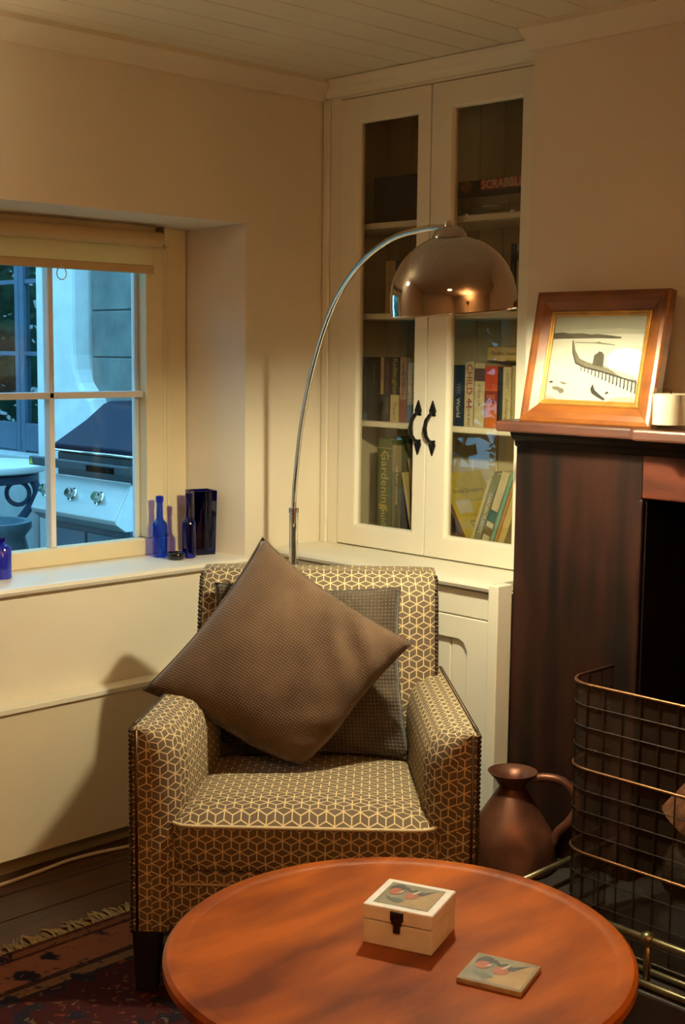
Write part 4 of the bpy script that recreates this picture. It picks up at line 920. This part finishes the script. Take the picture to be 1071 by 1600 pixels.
# fender
fd = thing('fender', 'low aged brass fireplace fender with tubular rails and ball joints', 'fender', (-.64, -1.8, HZ))
FX, FYL = -.642, -1.318
for y in (FYL, -1.70, -2.25):
    m = MB(); m.tube([(FX, y, HZ+.012), (FX, y, .2)], .008, 10); m.build('upright', brass, fd, smooth=True)
    MB().ball((FX, y, .2), .0175, 16, 10).build('ball_joint', brass, fd, smooth=True)
MB().tube([(FX, FYL, .2), (FX, -2.25, .2)], .0085, 12).build('top_rail', brass, fd, smooth=True)
for y in (FYL, -2.25): MB().tube([(FX, y, .2), (-.20, y, .2)], .0085, 12).build('side_rail', brass, fd, smooth=True); MB().tube([(FX, y, .145), (-.20, y, .145)], .006, 12).build('side_rail', brass, fd, smooth=True); m = MB(); m.tube([(-.205, y, HZ+.01), (-.205, y, .2)], .008, 10); m.build('upright', brass, fd, smooth=True)
MB().tube([(FX+.05, FYL, HZ+.012), (FX+.05, -2.25, HZ+.012)], .0075, 12).build('base_rail', brass, fd, smooth=True)
MB().tube([(FX-.008, FYL, HZ+.012), (FX-.008, -2.25, HZ+.012)], .0085, 12).build('base_rail', brass, fd, smooth=True)
# fire guard
gd = thing('fire_guard', 'wire mesh fireguard with copper coloured rails in front of the fireplace', 'fireguard', (-.45, -1.72, HZ))
GXf, GXb, GY0, GY1, GZ0, GZ1 = -.552, -.350, -1.392, -2.02, HZ, .70
def guard_path(n=7):
    p = [(GXb, GY0)]; rc = .075
    for i in range(n+1):
        a = math.pi/2*i/n; p.append((GXf+rc-rc*math.sin(a), GY0-rc+rc*math.cos(a)))
    for i in range(n+1):
        a = math.pi/2*i/n; p.append((GXf+rc-rc*math.cos(a), GY1+rc-rc*math.sin(a)))
    p.append((GXb, GY1)); return p
gp = guard_path()
for z in (.70, .50, .30): MB().tube([(x, y, z) for x, y in gp], .0042, 8).build('rail', copper_wire, gd, smooth=True)
MB().tube([(x, y, HZ+.008) for x, y in gp], .004, 8).build('rail', dark_wire, gd, smooth=True)
z = .15
for z in [.138, .186, .248, .35, .40, .45, .55, .60, .65]: MB().tube([(x, y, z) for x, y in gp], .0016, 5).build('wire', dark_wire, gd)
acc = 0; P = [Vector((*q, 0)) for q in gp]; tot = sum((b-a).length for a, b in zip(P[:-1], P[1:])); s_ = .0
while s_ <= tot:
    acc = 0
    for a, b in zip(P[:-1], P[1:]):
        l = (b-a).length
        if acc+l >= s_-1e-6: q = a.lerp(b, (s_-acc)/l); break
        acc += l
    MB().tube([(q.x, q.y, HZ+.004), (q.x, q.y, .705)], .0018, 5).build('wire', dark_wire, gd); s_ += .0475
mm = bpy.data.materials.new('fine_gauze'); mm.use_nodes = True; N = mm.node_tree.nodes; L = mm.node_tree.links
tcn = N.new('ShaderNodeTexCoord'); ck = N.new('ShaderNodeTexNoise'); ck.inputs['Scale'].default_value = 40; L.new(tcn.outputs['Object'], ck.inputs['Vector'])
mr = N.new('ShaderNodeMapRange'); mr.inputs[3].default_value = .35; mr.inputs[4].default_value = .55; L.new(ck.outputs[0], mr.inputs[0])
tb_ = N.new('ShaderNodeBsdfTransparent'); pb = N['Principled BSDF']; pb.inputs['Base Color'].default_value = (.07, .045, .025, 1); pb.inputs['Roughness'].default_value = .6; pb.inputs['Metallic'].default_value = .4
mx = N.new('ShaderNodeMixShader'); L.new(mr.outputs[0], mx.inputs[0]); L.new(tb_.outputs[0], mx.inputs[1]); L.new(pb.outputs[0], mx.inputs[2]); L.new(mx.outputs[0], N['Material Output'].inputs[0])
m = MB(); n = len(gp); m.add([(x+.002, y, HZ+.004) for x, y in gp]+[(x+.002, y, .698) for x, y in gp], [(i, i+1, n+i+1, n+i) for i in range(n-1)]); m.build('gauze', mm, gd, smooth=True)
# logs
charm = M('charred_log', (.045, .024, .014), .9, dark=(.012, .009, .007), vs=9, stretch=(1, 4, 4), bump=.5)
for (a, b, r, lb, lm_) in (((-.16, -1.47, .160), (-.14, -1.98, .160), .068, 'charred thick log lying across the hearth behind the fireguard', charm), ((.03, -1.45, .162), (.05, -1.98, .162), .070, 'charred log lying at the back of the fire opening', charm), ((-.19, -1.50, .290), (-.02, -1.80, .70), .066, 'pale split log leaning up over the charred logs', logm)):
    t = thing('log', lb, 'log', (a[0], a[1], HZ), group='logs in the fireplace'); A_, B_ = Vector(a), Vector(b)
    MB().tube([A_.lerp(B_, i/6)+Vector((0, 0, random.uniform(-.006, .006))) for i in range(7)], [r*random.uniform(.93, 1.05) for _ in range(7)], 16).build('split_wood', lm_, t)

# ================================================================== OUTSIDE
GZ = .10
grd = struct(B(-9, 6, .27, 12, GZ-.1, GZ).build('ground', M('paving', (.22, .22, .20), .8, var=.3, vs=2, bump=.1)), 'grey paved garden ground outside the window', 'ground')
WX = 1.0
ww = struct(B(WX+.01, WX+.3, .30, 2.87, GZ, 2.9).build('wall_wing', M('mortar', (.16, .18, .18), .9, var=.2)), 'weathered grey stone wall outside the window', 'wall')
stm = M('blue_stone', (.22, .24, .22), .8, dark=(.12, .14, .135), vs=5, bump=.3, bs=12)
stone = None; z = 1.407-.246*5+.0; row = 0
while z < 2.8:
    y = .30-(.35 if row % 2 else .1)
    while y < 2.87:
        ya, yb_ = max(y, .30), min(y+1.5, 2.87)
        if yb_-ya > .04: B(WX, WX+.05, ya+.0035, yb_-.0035, max(z, GZ)+.0035, z+.246-.0035).build('stone', stm, ww, bevel=.004, seg=1)
        y += 1.5
    z += .246; row += 1
pil = [(3.275, GZ), (3.268, 2.9), (2.905, 2.9), (2.90, 1.42), (2.885, 1.34), (2.85, 1.27), (2.79, 1.215), (2.74, 1.185), (2.70, 1.10), (2.62, .85), (2.58, GZ)]
m = MB(); m.prism(pil, lambda p, q, t: (t, p, q), WX-.10, WX+.2)
struct(m.build('wall_pillar', M('whitewash', (.80, .80, .76), .85, var=.12, vs=7, bump=.35, bs=18), bevel=.02), 'whitewashed buttress with flared foot outside the window', 'wall')
fdm = M('blue_door_paint', (.075, .13, .20), .45, var=.2, vs=6)
dr = struct(bpy.data.objects.new('door_1', None), 'dark blue glazed garden doors outside the window', 'door'); COL.objects.link(dr); MW[dr.as_pointer()] = Matrix.Identity(4)
B(WX-.02, WX+.08, 3.275, 3.325, GZ, 2.8).build('door_frame', fdm, dr, bevel=.004)
B(WX-.02, WX+.08, 4.70, 4.76, GZ, 2.8).build('door_frame', fdm, dr, bevel=.004); B(WX-.02, WX+.08, 3.325, 4.70, 2.7, 2.8).build('door_frame', fdm, dr, bevel=.004)
for (y0, y1) in ((3.33, 3.61), (3.615, 4.15), (4.155, 4.695)):
    lf = B(WX, WX+.045, y0, y0+.045, GZ+.02, 2.69).build('door_leaf_stile', fdm, dr, bevel=.004)
    B(WX, WX+.045, y1-.05, y1, GZ+.02, 2.69).build('door_leaf_stile', fdm, dr, bevel=.004)
    for z0, z1 in ((.86, 1.02), (2.60, 2.69), (GZ+.02, .25)): B(WX, WX+.045, y0+.045, y1-.05, z0, z1).build('door_rail', fdm, dr, bevel=.004)
    B(WX+.012, WX+.03, y0+.045, y1-.05, .25, .86).build('door_panel', fdm, dr)
    for z0 in (1.42, 1.83, 2.22): B(WX+.005, WX+.04, y0+.045, y1-.05, z0-.012, z0+.012).build('glazing_bar', fdm, dr)
    for z0, z1 in ((1.02, 1.408), (1.432, 1.818), (1.842, 2.208), (2.232, 2.60)): B(WX+.02, WX+.024, y0+.045, y1-.05, z0, z1).build('pane', door_glass, dr)
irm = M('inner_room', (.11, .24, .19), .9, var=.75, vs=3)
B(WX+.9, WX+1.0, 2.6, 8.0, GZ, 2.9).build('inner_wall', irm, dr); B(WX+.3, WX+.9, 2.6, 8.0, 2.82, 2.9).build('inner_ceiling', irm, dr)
struct(B(WX, WX+.3, 4.76, 7.5, GZ, 2.9).build('wall_far', M('render_far', (.30, .34, .34), .85, var=.2, vs=4)), 'rendered outside wall past the blue doors', 'wall')
struct(B(WX-.13, WX+.02, 3.275, 4.9, GZ, GZ+.75).build('trim_planter', M('pale_stone', (.50, .54, .54), .8, var=.15, vs=6), bevel=.01), 'low pale stone ledge under the blue doors', 'ledge')

# barbecue
bq = thing('barbecue', 'large gas barbecue with a closed dark hood and steel control panel', 'barbecue', (.38, 1.55, GZ))
hoodm = M('hood_enamel', (.006, .008, .030), .5, var=.2, spec=.12); bsteel = M('brushed_steel', (.62, .62, .60), .32, metal=.55, var=.08, vs=30, stretch=(1, .1, 1))
bdark = M('cart_dark', (.05, .06, .07), .45, var=.2)
ya, yb_ = 1.20, 1.875
hood = [(.135, 1.002), (.128, 1.035), (.30, 1.135), (.395, 1.205), (.43, 1.216), (.60, 1.216), (.66, 1.15), (.68, 1.0)]
m = MB(); m.prism(hood, lambda p, q, t: (p, t, q), ya, yb_); hd2 = m.build('hood', hoodm, bq, bevel=.012, seg=3)
MB().tube([(.128, ya+.02, 1.010), (.128, yb_-.01, 1.010)], .006, 8).build('hood_lip', chrome, hd2, smooth=True)
nrm = Vector((-.10, 0, .172)).normalized(); 
# badge on the sloping hood front
c0 = Vector((.285, 1.325, 1.1265)); ax = Vector((.172, 0, .10)).normalized()
m = MB(); m.add([c0+nrm*.003+Vector((0, -1, 0))*.050*math.cos(a)+ax*.032*math.sin(a) for a in [2*math.pi*i/24 for i in range(24)]], [tuple(range(24))]); m.tube([c0+nrm*.003+Vector((0, -1, 0))*.052*math.cos(a)+ax*.034*math.sin(a) for a in [2*math.pi*i/24 for i in range(24)]], .005, 6, closed=True)
m.build('badge', chrome, hd2, smooth=True)
m = MB(); hl = [(.10, ya+.03, .985), (.072, ya+.05, .965), (.072, yb_+.02, .965), (.10, yb_+.04, .985)]
m.box(.055, .085, ya+.0, yb_+.08, .940, .978); m.box(.085, .14, yb_+.02, yb_+.05, .945, .975); m.box(.085, .14, ya+.02, ya+.05, .945, .975); m.build('hood_handle', bdark, bq, bevel=.005)
B(.053, .056, ya+.10, ya+.30, .942, .968).build('handle_grip', soot, bq)
m = MB(); m.add([(.0545, yb_+.075, .945), (.0545, yb_+.045, .945), (.0545, yb_+.06, .975)], [(0, 1, 2)]); m.build('warning_sticker', M('sticker_yellow', (.75, .62, .08), .5, var=.05), bq)
cp = [(.135, .895), (.130, .905), (.045, .752), (.050, .735), (.10, .70), (.40, .70), (.40, .895)]
m = MB(); m.prism(cp, lambda p, q, t: (p, t, q), 1.285, 1.93); m.build('control_panel', bsteel, bq, bevel=.004)
pn = Vector((-.153, 0, .085)).normalized()
for y in (1.452, 1.655, 1.858):
    c = Vector((.088, y, .828))
    kb = MB(); rot = pn.to_track_quat('Z', 'Y').to_matrix()
    kb.lathe([(.030, 0), (.030, .006), (.022, .008), (.021, .032), (.018, .036), (0, .036)], 20, c, rot); kb.build('knob', chrome, bq, smooth=True, angle=40)
B(.14, .66, ya+.02, yb_-.02, .895, 1.0).build('firebox', bdark, bq, bevel=.005)
B(.12, .66, 1.28, 1.90, GZ+.10, .70).build('cart_body', M('cart_blue', (.07, .11, .15), .5, var=.15), bq, bevel=.005)
for y0 in (1.285, 1.595): B(.108, .122, y0+.005, y0+.295, GZ+.14, .67).build('cart_door', M('cart_door_paint', (.09, .15, .20), .4, var=.1), bq, bevel=.004)
for y in (1.32, 1.86):
    for x in (.17, .60): m = MB(); m.lathe([(0, -.015), (.035, -.015), (.05, -.01), (.05, .01), (.035, .015), (0, .015)], 16, (x, y, GZ+.05), Matrix.Rotation(math.pi/2, 3, 'X')); m.build('caster', soot, bq, smooth=True, angle=40); B(x-.012, x+.012, y-.02, y+.02, GZ+.05, GZ+.12).build('caster_fork', bdark, bq)
text('Cobalt', .045, chrome, bq, frame4(Vector((.205, 1.29, 1.083))-Vector((.38, 1.55, GZ)), (0, -1, 0), ax), 'hood_lettering')

# garden table
gt = thing('garden_table', 'round white garden table on ornate blue cast iron legs', 'garden table', (.40, 3.02, GZ))
MB().lathe([(0, .715), (.33, .715), (.345, .722), (.35, .74), (.345, .752), (.33, .757), (0, .757)], 48, (.40, 3.02, GZ)).build('table_top', M('white_stone_top', (.82, .84, .82), .5, var=.05), gt, smooth=True, angle=40)
irn = M('blue_cast_iron', (.05, .09, .17), .5, var=.3, vs=20)
for k in range(4):
    a = math.radians(45+90*k); d = Vector((math.cos(a), math.sin(a), 0)); c = Vector((.40, 3.02, GZ))
    MB().tube(smooth_path([c+d*.26+Vector((0, 0, .70)), c+d*.30+Vector((0, 0, .60)), c+d*.20+Vector((0, 0, .45)), c+d*.10+Vector((0, 0, .34)), c+d*.16+Vector((0, 0, .2)), c+d*.26+Vector((0, 0, .1)), c+d*.30+Vector((0, 0, .02))]), .022, 10).build('leg', irn, gt, smooth=True)
    MB().tube([c+d*.20+Vector((0, 0, .60))+(d*math.cos(t)+Vector((0, 0, 1))*math.sin(t))*.06 for t in [i*math.pi/8 for i in range(16)]], .012, 8, closed=True).build('scroll', irn, gt, smooth=True)
MB().lathe([(.28, .66), (.30, .67), (.30, .70), (.27, .715), (.26, .715), (.26, .66)], 40, (.40, 3.02, GZ), cap=False).build('apron_ring', irn, gt, smooth=True, angle=40)
ur = thing('garden_pot', 'blue grey garden pot standing between the table and the barbecue', 'pot', (-.02, 2.18, GZ))
MB().lathe([(0, 0), (.09, 0), (.10, .02), (.08, .06), (.12, .12), (.17, .3), (.18, .42), (.16, .5), (.19, .54), (.19, .57), (.16, .57), (.14, .45), (0, .42)], 28).build('bowl', M('pot_glaze', (.13, .20, .25), .35, var=.3, vs=9), ur, world=False, smooth=True, angle=60)
MB().lathe([(.185, .20), (.195, .21), (.185, .22), (.165, .21)], 28, cap=False).build('band', irn, ur, world=False, smooth=True)

# garden shrubs with real leaves, seen through the window and in the glass
leafm = M('leaf_green', (.12, .30, .11), .5, dark=(.03, .10, .04), vs=3)
def shrub(x, y, r, h, n, label, nm='shrub'):
    t = thing(nm, label, 'shrub', (x, y, GZ), group='garden shrubs')
    m = MB(); c = Vector((0, 0, h*.55))
    for i in range(n):
        d = Vector((random.gauss(0, 1), random.gauss(0, 1), random.gauss(0, 1))).normalized(); k = random.uniform(.72, 1.0)
        p = c+Vector((d.x*r*k, d.y*r*k, d.z*h*.5*k)); a = Vector((random.gauss(0, 1), random.gauss(0, 1), random.gauss(0, .7))).normalized(); b = a.cross(d+Vector((.1, .2, .3))).normalized(); s_ = random.uniform(.07, .14)
        m.add([p-a*s_, p+b*s_*.45, p+a*s_, p-b*s_*.45], [(0, 1, 2, 3)])
    o = m.build('foliage', leafm, t, world=False); o['kind'] = 'stuff'
    MB().tube([(0, 0, 0), (.02, .01, h*.3), (-.02, .03, h*.6)], [.05, .045, .02], 8).build('stem', bmat((.10, .07, .04)), t, world=False)
shrub(-3.2, 3.2, 1.2, 3.2, 4200, 'broad leafy shrub nearest the house wall in the garden')
shrub(-1.6, 6.6, 1.5, 3.4, 4200, 'broad leafy shrub opposite the blue doors in the garden')
shrub(-6.4, 6.6, 1.7, 4.0, 4200, 'tallest leafy shrub at the end of the garden')

hg = thing('backdrop', 'added unseen dark green leafy hedge along the side of the garden', 'backdrop', (-4.9, 1.8, GZ))  # unseen greenery added to darken what the bookcase glass reflects
B(-5.15, -4.68, .65, 3.05, GZ, 2.5).build('inner_growth', M('backdrop_core', (.010, .022, .012), .95, var=.5, vs=9, bump=.6, bs=25), hg)
m = MB()
for i in range(3200):
    f_ = random.random(); p = Vector((-4.66+random.uniform(-.03, .03), random.uniform(.62, 3.08), random.uniform(GZ, 2.52))) if f_ < .6 else Vector((random.uniform(-5.15, -4.65), 3.07+random.uniform(-.03, .03), random.uniform(GZ, 2.52))) if f_ < .8 else Vector((random.uniform(-5.15, -4.65), random.uniform(.62, 3.08), 2.52))
    a = Vector((random.gauss(0, 1), random.gauss(0, 1), random.gauss(0, 1))).normalized(); b = a.cross(Vector((.3, .5, .8))).normalized(); q_ = random.uniform(.03, .055)
    m.add([p-a*q_, p+b*q_*.5, p+a*q_, p-b*q_*.5], [(0, 1, 2, 3)])
o = m.build('leaves', M('backdrop_leaf', (.020, .060, .026), .5, var=.5, vs=5), hg); o['kind'] = 'stuff'
